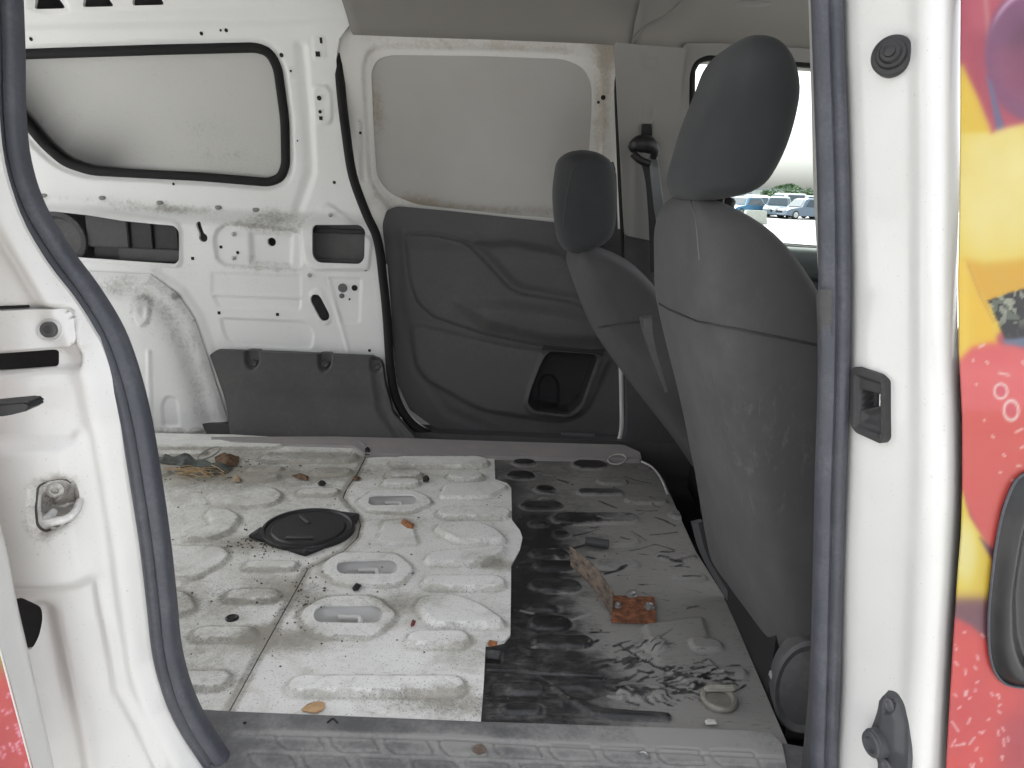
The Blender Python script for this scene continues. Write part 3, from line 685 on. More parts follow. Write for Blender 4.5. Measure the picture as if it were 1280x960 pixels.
dothole(wall_s, 402, 51, .005, True, 0.007, 2.0)
for px, py in [(274, 391), (347, 393), (241, 323)]: dothole(wall_s, px, py, .0065, True)
for px, py, r in [(275, 309, .006), (296, 316, .006)]: dothole(wall_s, px, py, r, h=-0.008)
for px, py in [(443, 360)]: dothole(wall_s, px, py, .011, h=-0.002)
put('fixing_holes', mesh('fixing_holes', V, F), DARK, van, None, 'stuff')
for px, py, r, h in [(428, 360, .016, -.003), (427, 370, .009, -.003)]:
    lathe('hole_plug', wall_s.at(px, py, h), (0, -1, 0), [(r, -0.002), (r, 0.003), (r * .8, 0.005), (r * .5, 0.005)], plastic_mat('grey_plug', (0.10, 0.10, 0.10)), van, 18)
for px, py, h in [(387, 344, .001), (291, 293, -.008), (291, 323, -.008), (414, 269, .008)]:
    lathe('weld_stud', wall_s.at(px, py, h), (0, -1, 0), [(0.008, -0.001), (0.008, 0.003), (0.004, 0.004), (0.004, 0.012), (0.003, 0.013)], STEEL, van, 12)
for px, py in [(55, 244), (128, 247), (200, 253), (273, 259), (320, 262)]:
    lathe('ledge_plug', wall_s.at(px, py, .0), (0, -0.6, 0.8), [(0.012, -0.002), (0.012, 0.003), (0.007, 0.005)], GREYTRIM, van, 14)

# ---- wheel arch bulging out of the panel
ARCH = [(-120, 333), (60, 337), (188, 343), (222, 368), (243, 400), (261, 452), (289, 540), (284, 551), (190, 548), (-120, 552)]
arch_pl = Surf((0, 2.70, 0), X3, Z3); arch_uv = arch_pl.poly([(-300, 333), (60, 338), (188, 344), (222, 369), (243, 401), (261, 453), (289, 543), (289, 700), (-300, 700)])
def arch_base(u, v):
    s = -psdf(u, v, arch_uv); return 0.065 * (1 - np.exp(-np.maximum(s, 0) / 0.05)) - 0.02 * np.exp(-((s - 0.05) / 0.03) ** 2)
arch_s = Surf((0, 2.70, 0), X3, Z3, arch_base)
sheet('wheel_arch', arch_s, ARCH, 0.006, WALLW, van, [dict(p=[(166, 375), (178, 370), (190, 373), (188, 400), (176, 410), (166, 400)], r=0.02, h=0.006, w=0.006, d=0.5), dict(p=[(172, 385), (184, 382), (180, 400)], r=0.01, h=-0.006, w=0.005),
      dict(p=[(201, 505), (207, 494), (222, 497), (226, 535), (203, 535)], r=0.02, h=-0.006, w=0.008), dict(p=[(186, 440), (188, 530)], line=True, h=0.006, w=0.012), dict(p=[(219, 370), (234, 363)], line=True, h=0.008, w=0.006, d=0.8),
      dict(p=[(185, 537), (228, 539), (235, 543), (245, 538), (270, 542), (285, 537)], line=True, h=0.006, w=0.006, d=0.9)], r_out=0.0, thick=0.01,
      dirt=[(230, 390, 0.10, 0.10, 0.35), (150, 355, 0.25, 0.05, 0.5), (245, 450, 0.07, 0.15, 0.35), (262, 510, 0.06, 0.15, 0.35), (180, 390, 0.06, 0.07, 0.25)], dirt0=0.18)

# ---- charcoal lower trim beside the doorway
LT = [(262, 444), (270, 438), (360, 441), (466, 446), (478, 456), (481, 480), (490, 515), (520, 548), (522, 556), (455, 560), (440, 553), (290, 551), (285, 520)]
def lt_base(u, v): return 0.05 * (1 - sstep(v, FZ - 0.02, FZ + 0.14)) + 0.03 * (1 - sstep(v, 0.75, 0.93)) * 0.4
lt_s = Surf((0, 2.655, 0), X3, Z3, lt_base)
lt = sheet('lower_side_trim', lt_s, LT, 0.005, PLASTIC, van, [dict(p=[(305, 436), (324, 436), (324, 455), (315, 464), (306, 458)], r=0.015, h=-0.022, w=0.008), dict(p=[(397, 440), (414, 440), (414, 458), (405, 467), (397, 460)], r=0.015, h=-0.022, w=0.008),
      dict(p=[(462, 447), (477, 449), (477, 462), (470, 468), (462, 464)], r=0.012, h=-0.016, w=0.006), dict(p=[(470, 470), (476, 510), (500, 548)], line=True, h=-0.012, w=0.025)], r_out=0.006, thick=0.03, dirt=[(400, 470, 0.5, 0.1, 0.3), (450, 550, 0.4, 0.02, 0.7)], dirt0=0.1)
for px, py in [(315, 455), (405, 456), (470, 459)]:
    lathe('trim_clip', lt_s.at(px, py, -0.018), (0, -1, 0), [(0.014, 0), (0.014, 0.004), (0.010, 0.007), (0.004, 0.004)], PLASTIC2, lt, 16)

# ---- far sliding door
DY = 2.76
def door_base(u, v): return 0.10 * np.clip((v - 1.42) / 0.62, 0, 1.3) ** 1.4
door_s = Surf((0, DY, 0), X3, Z3, door_base)
DOOR = [(440, 28), (770, 44), (772, 100), (776, 300), (784, 545), (776, 562), (590, 556), (520, 540), (492, 500), (480, 460), (472, 380), (466, 300), (440, 235), (424, 150), (420, 70), (428, 40)]
WPAN = [(463, 88), (470, 74), (486, 68), (600, 69), (706, 73), (730, 84), (740, 104), (740, 135), (736, 200), (734, 276), (640, 269), (520, 256), (486, 242), (470, 222), (466, 160)]
door = sheet('sliding_door', door_s, DOOR, 0.006, DIRTYW, van,
      [dict(p=[(452, 82), (458, 62), (476, 56), (600, 58), (716, 62), (742, 72), (752, 98), (752, 200), (752, 290), (620, 290), (500, 280), (478, 252), (460, 225), (456, 160)], r=0.04, h=-0.012, w=0.010, d=0.3),
       dict(p=[(446, 150), (452, 150), (458, 228), (450, 226)], r=0.004, h=-0.008, w=0.006)],
      [dict(p=WPAN, r=0.03), dict(p=[(497, 300), (700, 305), (768, 320), (768, 530), (640, 530), (560, 500), (510, 440)], r=0.03)], thick=0.02, dirt=[(755, 120, 0.03, 0.25, 0.9), (620, 52, 0.5, 0.02, 0.5), (760, 60, 0.05, 0.05, 0.9), (480, 250, 0.1, 0.04, 0.5), (467, 150, 0.02, 0.3, 0.3)], dirt0=0.18, label='far sliding door with its window blanked off')
sheet('window_blank', Surf((0, DY + 0.016, 0), X3, Z3, door_base), [(440, 56), (760, 62), (758, 300), (520, 290), (452, 240)], 0.01, GREYPANEL, door, thick=0.003, r_out=0.03, dirt=[(560, 260, 0.5, 0.02, 0.9), (470, 130, 0.03, 0.1, 0.9), (520, 250, .1, .03, .7)], dirt0=0.1, label='grey sheet blanking the far door window')
V = []; F = []
for px, py, r in [(448, 150, .005), (450, 166, .005), (754, 122, .008), (748, 128, .005)]: dothole(door_s, px, py, r, h=0.002 if px > 700 else -0.005)
put('fixing_holes', mesh('fixing_holes', V, F), DARK, door, None, 'stuff')
trim_s = Surf((0, DY - 0.012, 0), X3, Z3, lambda u, v: 0.03 * (1 - sstep(v, 0.7, 1.0)) + 0.012 * sstep(v, 1.30, 1.38))
DT = [(478, 280), (483, 263), (495, 258), (560, 264), (700, 279), (780, 287), (784, 400), (784, 540), (776, 557), (640, 555), (585, 548), (545, 536), (512, 512), (497, 480), (490, 420)]
ARM = [(505, 300), (511, 292), (540, 292), (572, 299), (588, 306), (611, 329), (637, 358), (650, 365), (716, 376), (760, 396), (775, 437), (740, 440), (670, 433), (604, 419), (540, 397), (520, 378), (510, 348)]
REC = [(590, 303), (640, 300), (690, 309), (740, 330), (780, 340), (780, 385), (716, 374), (652, 363), (640, 356), (614, 328)]
POC = [(684, 438), (676, 453), (663, 486), (659, 503), (668, 512), (712, 517), (726, 504), (748, 443)]
dt = sheet('door_trim', trim_s, DT, 0.005, PLASTIC, door,
      [dict(p=ARM, r=0.02, h=0.008, w=0.016), dict(p=ARM + [ARM[0]], line=True, h=-0.005, w=0.005), dict(p=[(560, 372), (640, 374), (720, 385), (770, 400), (775, 434), (680, 430), (600, 410)], r=0.03, h=0.020, w=0.05),
       dict(p=REC, r=0.02, h=-0.013, w=0.03), 
       dict(p=[(640, 430), (690, 436), (755, 445), (765, 450), (733, 520), (700, 530), (600, 515), (520, 470), (510, 400)], r=0.06, h=0.012, w=0.02),
       dict(p=[(676, 437), (756, 442), (730, 512), (712, 523), (662, 518), (653, 503)], r=0.03, h=0.010, w=0.010),
       dict(p=[(498, 292), (500, 380), (520, 460), (560, 515), (620, 540)], line=True, h=-0.003, w=0.03)],
      [dict(p=POC, r=0.022)], r_out=0.012, thick=0.03, dirt=[(650, 430, 0.25, 0.05, 0.35), (560, 390, 0.2, 0.1, 0.25)], dirt0=0.05)
bin_s = Surf((0, DY - 0.018, 0), X3, Z3, trim_s.base)
POG = [(680, 430), (670, 452), (655, 486), (652, 506), (664, 519), (714, 524), (733, 508), (756, 436)]
sheet('door_bin', bin_s, POG, 0.004, plastic_mat('dark_bin_plastic', (0.02, 0.02, 0.021), k=0.1, rough=0.8), dt, [dict(p=POC, r=0.022, h=-0.075, w=0.012, o=0.3), dict(p=[(672, 520), (672, 488), (680, 474), (692, 474), (700, 488), (700, 522)], r=0.015, h=-0.02, w=0.008)], thick=0.002, label='black moulded bin low in the far door trim')
pq = trim_s.at(686, 500, -0.055)
slab('label_plate', [trim_s.at(*p, 0.014) for p in [(701, 551), (743, 554), (743, 540), (701, 538)]], (0, -1, 0), 0.006, plastic_mat('grey_plate', (0.085, 0.085, 0.085)), dt, 0.0015)
# ---- rubber seal round the far doorway
sp = [onY(*p, 2.70) for p in [(470, 27), (452, 27), (437, 33), (428, 48), (424, 75), (427, 120), (433, 170), (441, 220), (457, 265), (472, 300), (479, 350), (484, 400)]] + [onY(*p, 2.68) for p in [(488, 460), (496, 500), (516, 531), (548, 549)]]
tube('far_door_seal', sp, circ(0.016, 10, 1.0, 1.2), RUBBERB, van, label='black rubber seal round the far doorway')
tube('far_door_edge', [onY(*p, 2.705) for p in [(482, 330), (487, 390), (490, 450), (499, 498), (521, 528), (552, 546), (592, 552)]], circ(0.006, 8), WHITE, van)
sp = [onY(*p, 2.70) for p in [(762, 50), (769, 75), (772, 140), (775, 220), (779, 300), (783, 400), (785, 520)]]
tube('front_door_seal', sp, circ(0.009, 10, 1.0, 1.2), RUBBERB, van)
tube('door_edge_flange', [onY(*p, 2.69) for p in [(776, 455), (777, 500), (777, 535), (772, 556)]], circ(0.008, 8, 1, .6), WHITE, van)
tube('pillar_seal', [onY(*p, 2.685) for p in [(784, 440), (785, 500), (784, 535), (780, 556)]], circ(0.010, 8, 1, .8), RUBBER, van)

# ---- far centre pillar, belt
bp_s = Surf((0, 2.66, 0), X3, Z3, lambda u, v: 0.12 * np.clip((v - 1.42) / 0.62, 0, 1.3) ** 1.4)
bp = sheet('pillar_trim', bp_s, [(768, 53), (800, 56), (858, 60), (852, 100), (850, 180), (845, 240), (818, 302), (781, 294), (776, 200)], 0.006, GREYTRIM, van,
      [dict(p=[(803, 72), (808, 70), (822, 71), (825, 77), (820, 84), (806, 83)] + [(803, 72)], line=True, h=-0.003, w=0.004), dict(p=[(802, 162), (802, 130), (807, 125), (813, 130), (814, 165)], line=True, h=-0.003, w=0.005),
       dict(p=[(794, 200), (792, 294)], line=True, h=0.004, w=0.02)], thick=0.02, r_out=0.006, label='light grey upper trim of the far centre pillar')
lo = sheet('lower_pillar_trim', Surf((0, 2.67, 0), X3, Z3), [(781, 291), (850, 298), (900, 350), (900, 680), (790, 680), (784, 556)], 0.02, PLASTIC, van, thick=0.03)
g = bp_s.at(808, 160, 0.004)
slab('belt_slot', [bp_s.at(*p, 0.003) for p in [(801, 170), (815, 170), (814, 155), (802, 155)]], (0, -1, 0), 0.006, BLACKP, bp, 0.002)
belt = put('seat_belt', mesh('seat_belt', *(lambda P: (P, [(0, 1, 2, 3), (3, 2, 4, 5)]))([onY(811, 194, 2.60), onY(821, 190, 2.58), onY(829, 250, 2.5), onY(818, 262, 2.52), onY(845, 330, 2.4), onY(832, 345, 2.42)]), False), plastic_mat('belt_webbing', (0.19, 0.205, 0.215), k=0.2), van)
md = belt.modifiers.new('thick', 'SOLIDIFY'); md.thickness = 0.002
tube('seat_belt', [onY(806, 200, 2.60), onY(812, 225, 2.61), onY(815, 260, 2.615), onY(817, 300, 2.62), onY(818, 340, 2.62)], [(-0.014, -0.001), (0.014, -0.001), (0.014, 0.001), (-0.014, 0.001)], plastic_mat('dark_belt_webbing', (0.02, 0.02, 0.022), k=0.1), van)
bg_ = tube('belt_guide', [onY(789, 187, 2.585), onY(797, 181, 2.57), onY(808, 180, 2.565), onY(818, 188, 2.57), onY(817, 198, 2.58)], circ(0.022, 12, 1.0, 0.8), BLACKP, van, scale=lambda t: 0.6 + 0.7 * math.sin(math.pi * min(1, t * 1.1 + .05)))
tube('belt_loop', [onY(791, 192, 2.56), onY(800, 200, 2.555), onY(812, 205, 2.56)], circ(0.012, 10), BLACKP, van)

# ---- far front door: frame, window seal, glass, inner trim
fd_s = Surf((0, 2.70, 0), X3, Z3, lambda u, v: 0.12 * np.clip((v - 1.42) / 0.62, 0, 1.3) ** 1.4)
OUT = [(838, 330), (845, 100), (850, 66), (856, 54), (900, 54), (1160, 70), (1160, 330)]
WO = [(855, 340), (858, 110), (862, 80), (874, 68), (900, 66), (1150, 86), (1150, 312), (985, 304), (900, 298)]
fdoor = sheet('front_door_frame', fd_s, OUT, 0.008, GREYTRIM, van, [], [dict(p=[(862, 290), (862, 92), (868, 76), (884, 68), (1145, 88), (1145, 318), (985, 306)], r=0.03)], thick=0.05)
tube('front_window_seal', [fd_s.at(*p, -0.02) for p in [(866, 300), (866, 180), (866, 100), (869, 82), (880, 72), (910, 71), (1000, 78), (1140, 90)]], circ(0.012, 8), RUBBERB, van, smooth_n=3)
tube('front_window_seal', [fd_s.at(*p, -0.02) for p in [(880, 302), (985, 308), (1060, 314), (1140, 320)]], circ(0.010, 8), RUBBERB, van, smooth_n=3)
gl = NT('window_glass'); gb = gl.n('ShaderNodeBsdfTransparent'); gg = gl.n('ShaderNodeBsdfGlossy'); gx_ = gl.n('ShaderNodeMixShader'); gb.inputs[0].default_value = (0.86, 0.93, 0.90, 1); gg.inputs['Roughness'].default_value = 0.02
gx_.inputs[0].default_value = 0.05; gl.l(gb.outputs[0], gx_.inputs[1]); gl.l(gg.outputs[0], gx_.inputs[2]); gl.l(gx_.outputs[0], gl.out.inputs[0]); GLASS = gl.m
sheet('window_pane', Surf((0, 2.735, 0), X3, Z3, fd_s.base), [(855, 320), (855, 60), (1150, 80), (1150, 325)], 0.05, GLASS, van, thick=0)
loft('front_door_trim', [[onY(x, 308 + (x - 985) * .06, 2.70) for x in (860, 985, 1060, 1150)], [onY(x, 311 + (x - 985) * .06, 2.65) for x in (860, 985, 1060, 1150)], [onY(x, 325 + (x - 985) * .06, 2.635) for x in (860, 985, 1060, 1150)], [onY(x, 344 + (x - 985) * .06, 2.65) for x in (860, 985, 1060, 1150)], [onY(x, 350 + (x - 985) * .06, 2.68) for x in (860, 985, 1060, 1150)]], plastic_mat('greenish_door_trim', (0.07, 0.085, 0.08)), van)
sheet('front_door_panel', Surf((0, 2.69, 0), X3, Z3), [(840, 300), (985, 318), (1180, 330), (1180, 640), (840, 640)], 0.03, PLASTIC, van, thick=0.03)

# ---- headlining
bot = [(440, 40), (520, 43), (640, 47), (770, 53), (790, 60)]
c1 = [onY(x, y, 2.655) for x, y in bot]
def up(c, dy, dz): return [p + np.array([0, dy, dz]) for p in c]
loft('headlining', [up(c1, 0.12, -0.03), up(c1, 0.02, -0.004), c1, up(c1, -0.03, 0.012), up(c1, -0.09, 0.05), up(c1, -0.22, 0.10), up(c1, -0.5, 0.13), up(c1, -1.5, 0.14)], HEADL, van, 30, label='grey headlining over the cargo area', thick=0.006)
ft = [(788, 62), (850, 62), (880, 58), (1010, 66), (1180, 80)]
c2 = [onY(x, y, 2.62) for x, y in ft]
sl_ = [onY(x, y, yy) for x, y, yy in [(789, 62, 2.62), (791, 50, 2.58), (806, 34, 2.52), (835, 18, 2.45), (862, -10, 2.35)]]
loft('front_headlining', [up(c2, 0.14, -0.03), up(c2, 0.03, -0.004), c2, up(c2, -0.025, 0.02), up(c2, -0.06, 0.055), up(c2, -0.12, 0.085), up(c2, -0.25, 0.12), up(c2, -0.5, 0.14), up(c2, -1.5, 0.15)], HEADL, van, 30, thick=0.006)
tube('headlining_seam', sl_, circ(0.004, 6), plastic_mat('seam_cord', (0.16, 0.155, 0.14)), van)
gh = onY(940, 8, 2.5)
tube('grab_handle', [onY(905, -6, 2.50), onY(920, 1, 2.47), onY(945, 3, 2.46), onY(975, -2, 2.47), onY(1000, -12, 2.50)], circ(0.012, 8, 1, .7), GREYTRIM, van)
# ---- roof, front bulkhead area and floor of the cab (mostly out of sight, they keep the daylight out)
ROOFM = paint_mat('white_roof_paint', (0.72, 0.72, 0.70), bias=-0.1)
box('roof_panel', (-2.3, 0.95, 2.16), (1.5, 2.86, 2.19), ROOFM, van)
box('cab_floor', (0.35, 1.0, 0.50), (2.0, 2.75, 0.53), CARPET, van)
box('floor_edge_beam', (0.30, 1.15, 0.52), (0.385, 2.66, FZ - 0.03), CARPET, van)
box('dashboard', (1.5, 1.0, 0.6), (1.9, 2.75, 1.32), BLACKP, van, 0.05)
box('far_rocker', (-2.3, 2.66, 0.40), (1.5, 2.86, FZ + 0.004), PLASTIC, van)
box('under_floor', (-2.3, 0.9, 0.40), (0.36, 2.85, 0.44), BLACKP, van)

# ---- near side: doorway seal
def tumble(z): return 0.11 * max(0.0, (z - 1.15) / 0.6) ** 1.3
def onB(px, py, y):           # on the near body side, which leans in above the belt
    q = onY(px, py, y)
    for _ in range(4): q = onY(px, py, y + tumble(q[2]))
    return q
SL = [(0, -200), (2, -60), (6, 60), (7, 130), (14, 200), (34, 262), (70, 322), (104, 368), (134, 418), (153, 470), (168, 530), (180, 600), (192, 680), (200, 750), (208, 820), (226, 880), (254, 930), (292, 975)]
SR = [(1030, 1000), (1031, 940), (1034, 850), (1037, 720), (1040, 600), (1044, 480), (1045, 350), (1044, 240), (1040, 120), (1036, 0), (1033, -60), (1029, -200)]
path = [onB(*p, 1.0) for p in SL] + [onB(*p, 1.0) for p in [(380, 1020), (520, 1040), (800, 1050), (960, 1045), (1012, 1028)]] + [onB(*p, 1.0) for p in SR]
sealprof = [(-0.018, -0.016), (-0.0205, -0.004), (-0.019, 0.007), (-0.014, 0.0135), (-0.007, 0.0145), (-0.0025, 0.010), (-0.001, 0.0085), (0.001, 0.010), (0.004, 0.0135), (0.010, 0.0135), (0.016, 0.009), (0.0185, 0.001), (0.018, -0.016)]
tube('doorway_seal', path, sealprof, RUBBER, van, up=(0, -1, 0), smooth_n=5, label='grey rubber seal round the near doorway')
seal_l = np.array([onY(*p, 1.0)[[0, 2]] for p in SL])

# ---- near rear jamb: white body side left of the doorway
def jamb_base(u, v):
    d = ldist(u, v, seal_l)
    return 0.085 * (1 - np.exp(-np.maximum(d - 0.012, 0) / 0.11)) + 0.012 * np.exp(-((d - 0.035) / 0.016) ** 2) - 0.09 * np.clip((v - 1.2) / 0.6, 0, 1.5) ** 1.3
jamb_s = Surf((0, 1.0, 0), X3, Z3, jamb_base)
_sl = catmull(SL, 4); _t = np.gradient(_sl, axis=0); _t /= np.linalg.norm(_t, axis=1)[:, None]
edge = [(float(p[0] - t_[1] * 12), float(p[1] + t_[0] * 12)) for p, t_ in zip(_sl, _t)]
jf = [dict(p=[(-60, 382), (86, 379), (97, 387), (103, 456), (96, 464), (-60, 474)], r=0.010, h=-0.012, w=0.0045, d=0.25),  # rail recess; its edge tint paints in the shade line round the plate
      dict(p=[(47, 632), (50, 602), (62, 596), (86, 591), (98, 598), (104, 620), (102, 640), (94, 650), (60, 666), (49, 656)], r=0.010, h=-0.012, w=0.005, d=0.55),
      dict(p=[(-40, 548), (60, 545), (100, 545), (116, 640), (128, 720), (100, 735), (-10, 735)], r=0.03, h=0.018, w=0.018),
      dict(p=[(100, 545), (118, 650), (128, 740), (150, 860), (200, 960)], line=True, h=0.006, w=0.012),
      dict(p=[(48, 770), (66, 860), (92, 990)], line=True, h=-0.020, w=0.030),
      dict(p=[(-20, 250), (40, 330), (90, 420)], line=True, h=0.008, w=0.03)]
jamb = sheet('rear_door_jamb', jamb_s, [(-120, -200)] + edge + [(250, 1000), (120, 1010), (-20, 1010), (-120, 700)], 0.0042, WHITE, van, jf,
      [dict(p=[(-60, 447), (62, 439), (67, 441), (67, 458), (63, 461), (-60, 469)], r=0.003), dict(p=[(8, 755), (26, 746), (37, 752), (44, 778), (42, 802), (36, 817), (10, 800)], r=0.012)], thick=0.006,
      dirt=[(75, 600, 0.05, 0.05, 0.35), (92, 440, 0.02, 0.03, 0.5), (70, 670, 0.04, 0.03, 0.35)], dirt0=0.0, label='white rear jamb of the near doorway')
c1_, c2_ = jamb_s.at(-60, 440, -0.03), jamb_s.at(75, 465, -0.03)
box('rail_slot', (c1_[0], 1.010, c2_[2] - .01), (c2_[0] + .01, 1.03, c1_[2] + .02), BLACKP, van)
q = jamb_s.at(34, 780, -0.02); box('jamb_cavity', (q[0] - .06, 0.995, q[2] - .09), (q[0] + .05, 1.02, q[2] + .07), BLACKP, van)
def jn(px, py):
    u, v = jamb_s.uv(px, py); e = .004; g = lambda a, b: jamb_s.xyz(np.array([a]), np.array([b]), np.zeros(1))[0]
    n = np.cross(g(u + e, v) - g(u - e, v), g(u, v + e) - g(u, v - e)); return n / np.linalg.norm(n)
sheet('rail_cover', Surf((0, 0.995, 0), X3, Z3, jamb_base), [(-60, 391), (82, 385.5), (91, 392), (95, 425), (88, 433), (-60, 443)], 0.004, WHITE, van, r_out=0.010, thick=0.012, dirt=[(60, 430, .02, .01, .3)])
BOLTM = plastic_mat('dull_bolt', (0.06, 0.06, 0.062), k=0.3)
rb_ = lathe('rail_bolt', jamb_s.at(66, 410.5, 0.0085), jn(66, 410), [(0.0105, -0.010), (0.0105, 0.003), (0.009, 0.0045), (0.005, 0.0045), (0.0045, 0.002)], BOLTM, van, 24)
uu, vv = jamb_s.uv(66, 410.5); tt = np.linspace(0, 2 * math.pi, 28, endpoint=False)
tube('washer', jamb_s.xyz(uu + 0.016 * np.cos(tt), vv + 0.015 * np.sin(tt), np.full(28, 0.0055)), circ(0.0014, 6), WHITE, rb_, closed=True, smooth_n=0)
tube('rail_gap', [jamb_s.at(-30, 386, -0.006), jamb_s.at(0, 385, -0.006), jamb_s.at(33, 383.5, -0.006)], circ(0.002, 6), DARK, van)
# striker loop of the sliding door lock
stp = plain('dirty_striker_metal', (0.36, 0.35, 0.32), 0.5, 0.5, 0.45, 90)
pls = sheet('lock_striker', Surf((0, 0.989, 0), X3, Z3, jamb_base), [(51, 632), (54, 605), (64, 599), (85, 595), (95, 602), (99, 620), (97, 638), (90, 648), (62, 660), (53, 652)], 0.003, paint_mat('dirty_striker_paint', (0.5, 0.49, 0.46), (0.06, 0.05, 0.04), bias=0.08), van,
      [dict(p=[(55, 608), (66, 622)], line=True, h=0.002, w=0.003), dict(p=[(62, 652), (66, 636)], line=True, h=0.002, w=0.003), dict(p=[(95, 600), (86, 618), (70, 626)], line=True, h=0.003, w=0.004), dict(p=[(56, 636), (62, 620), (72, 630), (98, 622), (96, 634), (70, 640)], r=0.004, h=-0.005, w=0.004, d=0.9), dict(p=[(66, 609), (74, 602), (82, 609), (74, 617)], r=0.006, h=-0.003, w=0.003), dict(p=[(69, 650), (76, 644), (83, 650), (76, 655)], r=0.006, h=-0.003, w=0.003)], r_out=0.006, thick=0.012, dirt=[(60, 628, 0.008, 0.012, 1.4), (90, 616, 0.008, 0.012, 1.2)], dirt0=0.22)
po_ = fillet(jamb_s.poly([(50, 632), (53, 604), (63, 598), (85, 594), (96, 601), (100, 620), (98, 638), (91, 649), (62, 661), (52, 653)]), .006)
tube('grime_bead', jamb_s.xyz(po_[:, 0], po_[:, 1], np.full(len(po_), 0.0095)), circ(0.0019, 6), plain('dark_grime', (0.07, 0.06, 0.05), .9), pls, closed=True, smooth_n=0)
for px, py in [(74, 609), (76, 650)]:
    lathe('bolt', jamb_s.at(px, py, 0.0085), jn(px, py), [(0.010, 0), (0.011, 0.003), (0.008, 0.005), (0.005, 0.005), (0.004, 0.002)], stp, pls, 18)
tube('striker_loop', [jamb_s.at(72, 636, .008), jamb_s.at(73, 641, .030), jamb_s.at(90, 637, .038), jamb_s.at(105, 633, .038), jamb_s.at(110, 628, .030), jamb_s.at(104, 622, .006)], circ(0.0055, 10), plain('worn_loop_metal', (0.55, 0.54, 0.52), 0.4, 0.2, .2, 80), pls, smooth_n=6)
# open sliding door at the far left: white leading edge, printed skin
def wrap_mesh(name, sf, outline, cell, parent, colour, feats=(), label=None):
    o = sheet(name, sf, outline, cell, VINYL, parent, feats, thick=0.003, label=label)
    n = len(o.data.vertices); co = np.zeros(n * 3); o.data.vertices.foreach_get('co', co); co = co.reshape(-1, 3)
    px, py = proj(co); c = np.clip(colour(px, py), 0, 1); lin = np.where(c <= 0.04045, c / 12.92, ((c + 0.055) / 1.055) ** 2.4)
    a = o.data.color_attributes.new('print', 'FLOAT_COLOR', 'POINT'); a.data.foreach_set('color', np.hstack([lin ** 1.12 * 0.52, np.ones((n, 1))]).ravel().astype(np.float32))
    return o
t = NT('printed_vinyl'); cc = t.attr('print').outputs['Color']; n1 = t.noise(60, 4, 0.6)
VINYL = t.fin(t.mix(t.math('MULTIPLY', n1, 0.12), cc, (0.2, 0.19, 0.18)), 0.42, 0, 0.5, 0.1)
def vnoise(x, y, s, seed=0):
    r = np.random.default_rng(seed); T = r.random((64, 64)); a, b = x / s, y / s; i, j = np.floor(a).astype(int), np.floor(b).astype(int); fa, fb = a - i, b - j
    fa, fb = fa * fa * (3 - 2 * fa), fb * fb * (3 - 2 * fb); g = lambda p, q: T[p % 64, q % 64]
    return (g(i, j) * (1 - fa) + g(i + 1, j) * fa) * (1 - fb) + (g(i, j + 1) * (1 - fa) + g(i + 1, j + 1) * fa) * fb
def RGB(r, g, b): return np.array([r, g, b]) / 255.0
def lay(c, m, col):
    m = np.clip(m, 0, 1)[:, None]; return c * (1 - m) + m * col
def soft(d, w=2.0): return 1 / (1 + np.exp(np.clip(d / w * 2, -40, 40)))
def seeds(c, x, y, pts, col=RGB(255, 214, 205), w=1.3):
    for (a, b, dx, dy) in pts: c = lay(c, soft(ldist(x, y, [(a, b), (a + dx, b + dy)]) - w, 0.8) * 0.9, col)
    return c
def fruit_left(x, y):
    c = np.tile(RGB(226, 84, 78), (len(x), 1)); c = lay(c, vnoise(x, y, 40, 1)[:], RGB(205, 62, 66)); c = lay(c, soft(y - 838, 12), RGB(176, 150, 70)); c = lay(c, soft(y - 825, 8) * 0.7, RGB(190, 176, 110))
    for (a, b, q, col) in [(-260, 200, 170, (236, 190, 70)), (-420, 480, 150, (150, 84, 120)), (-220, 560, 140, (228, 96, 86)), (-450, 40, 130, (120, 150, 76))]:
        c = lay(c, soft(np.hypot(x - a, y - b) - q, 4), RGB(*col))
    r = np.random.default_rng(3)
    return seeds(c, x, y, [(a, b, dx, dy) for a, b, dx, dy in zip(r.uniform(-60, 40, 60), r.uniform(860, 1000, 60), r.uniform(-3, 3, 60), r.uniform(1, 5, 60))] + [(18 + 2 * k % 9, 905 + 5 * k, 4, 3) for k in range(8)], RGB(255, 190, 215), 1.0)
sdoor_y = 0.80
R_ = [(-30, 560), (2, 660), (13, 710), (22, 755), (46, 860), (68, 960), (84, 1040)]; L_ = [(-60, 560), (-32, 680), (-22, 730), (-8, 780), (16, 870), (40, 960), (60, 1040)]
near_door = loft('open_sliding_door', [[onY(*p, 0.875) for p in [(x - 1.5, y) for x, y in R_]], [onY(*p, 0.866) for p in R_], [onY(*p, 0.845) for p in [(x - 4, y) for x, y in R_]], [onY((a[0] * .3 + b[0] * .7), (a[1] * .3 + b[1] * .7), 0.815) for a, b in zip(R_, L_)], [onY(*p, 0.80) for p in L_], [onY(x - 2, y, 0.799) for x, y in L_]], WHITE, van, 30, label='leading edge of the open near sliding door')
wrap_mesh('printed_skin', Surf((0, 0.799, 0), X3, Z3), [(-560, -200), (-135, -200), (-110, 300), (-75, 500)] + [(x - 1, y) for x, y in L_] + [(-560, 1040)], 0.0028, near_door, fruit_left, label='red strawberry print on the open sliding door')
slab('door_stop', [onY(*p, 0.84) for p in [(-25, 507), (28, 502), (36, 504), (38, 509), (34, 514), (10, 520), (-25, 524)]], (0, 1, 0), 0.03, BLACKP, near_door, 0.004)

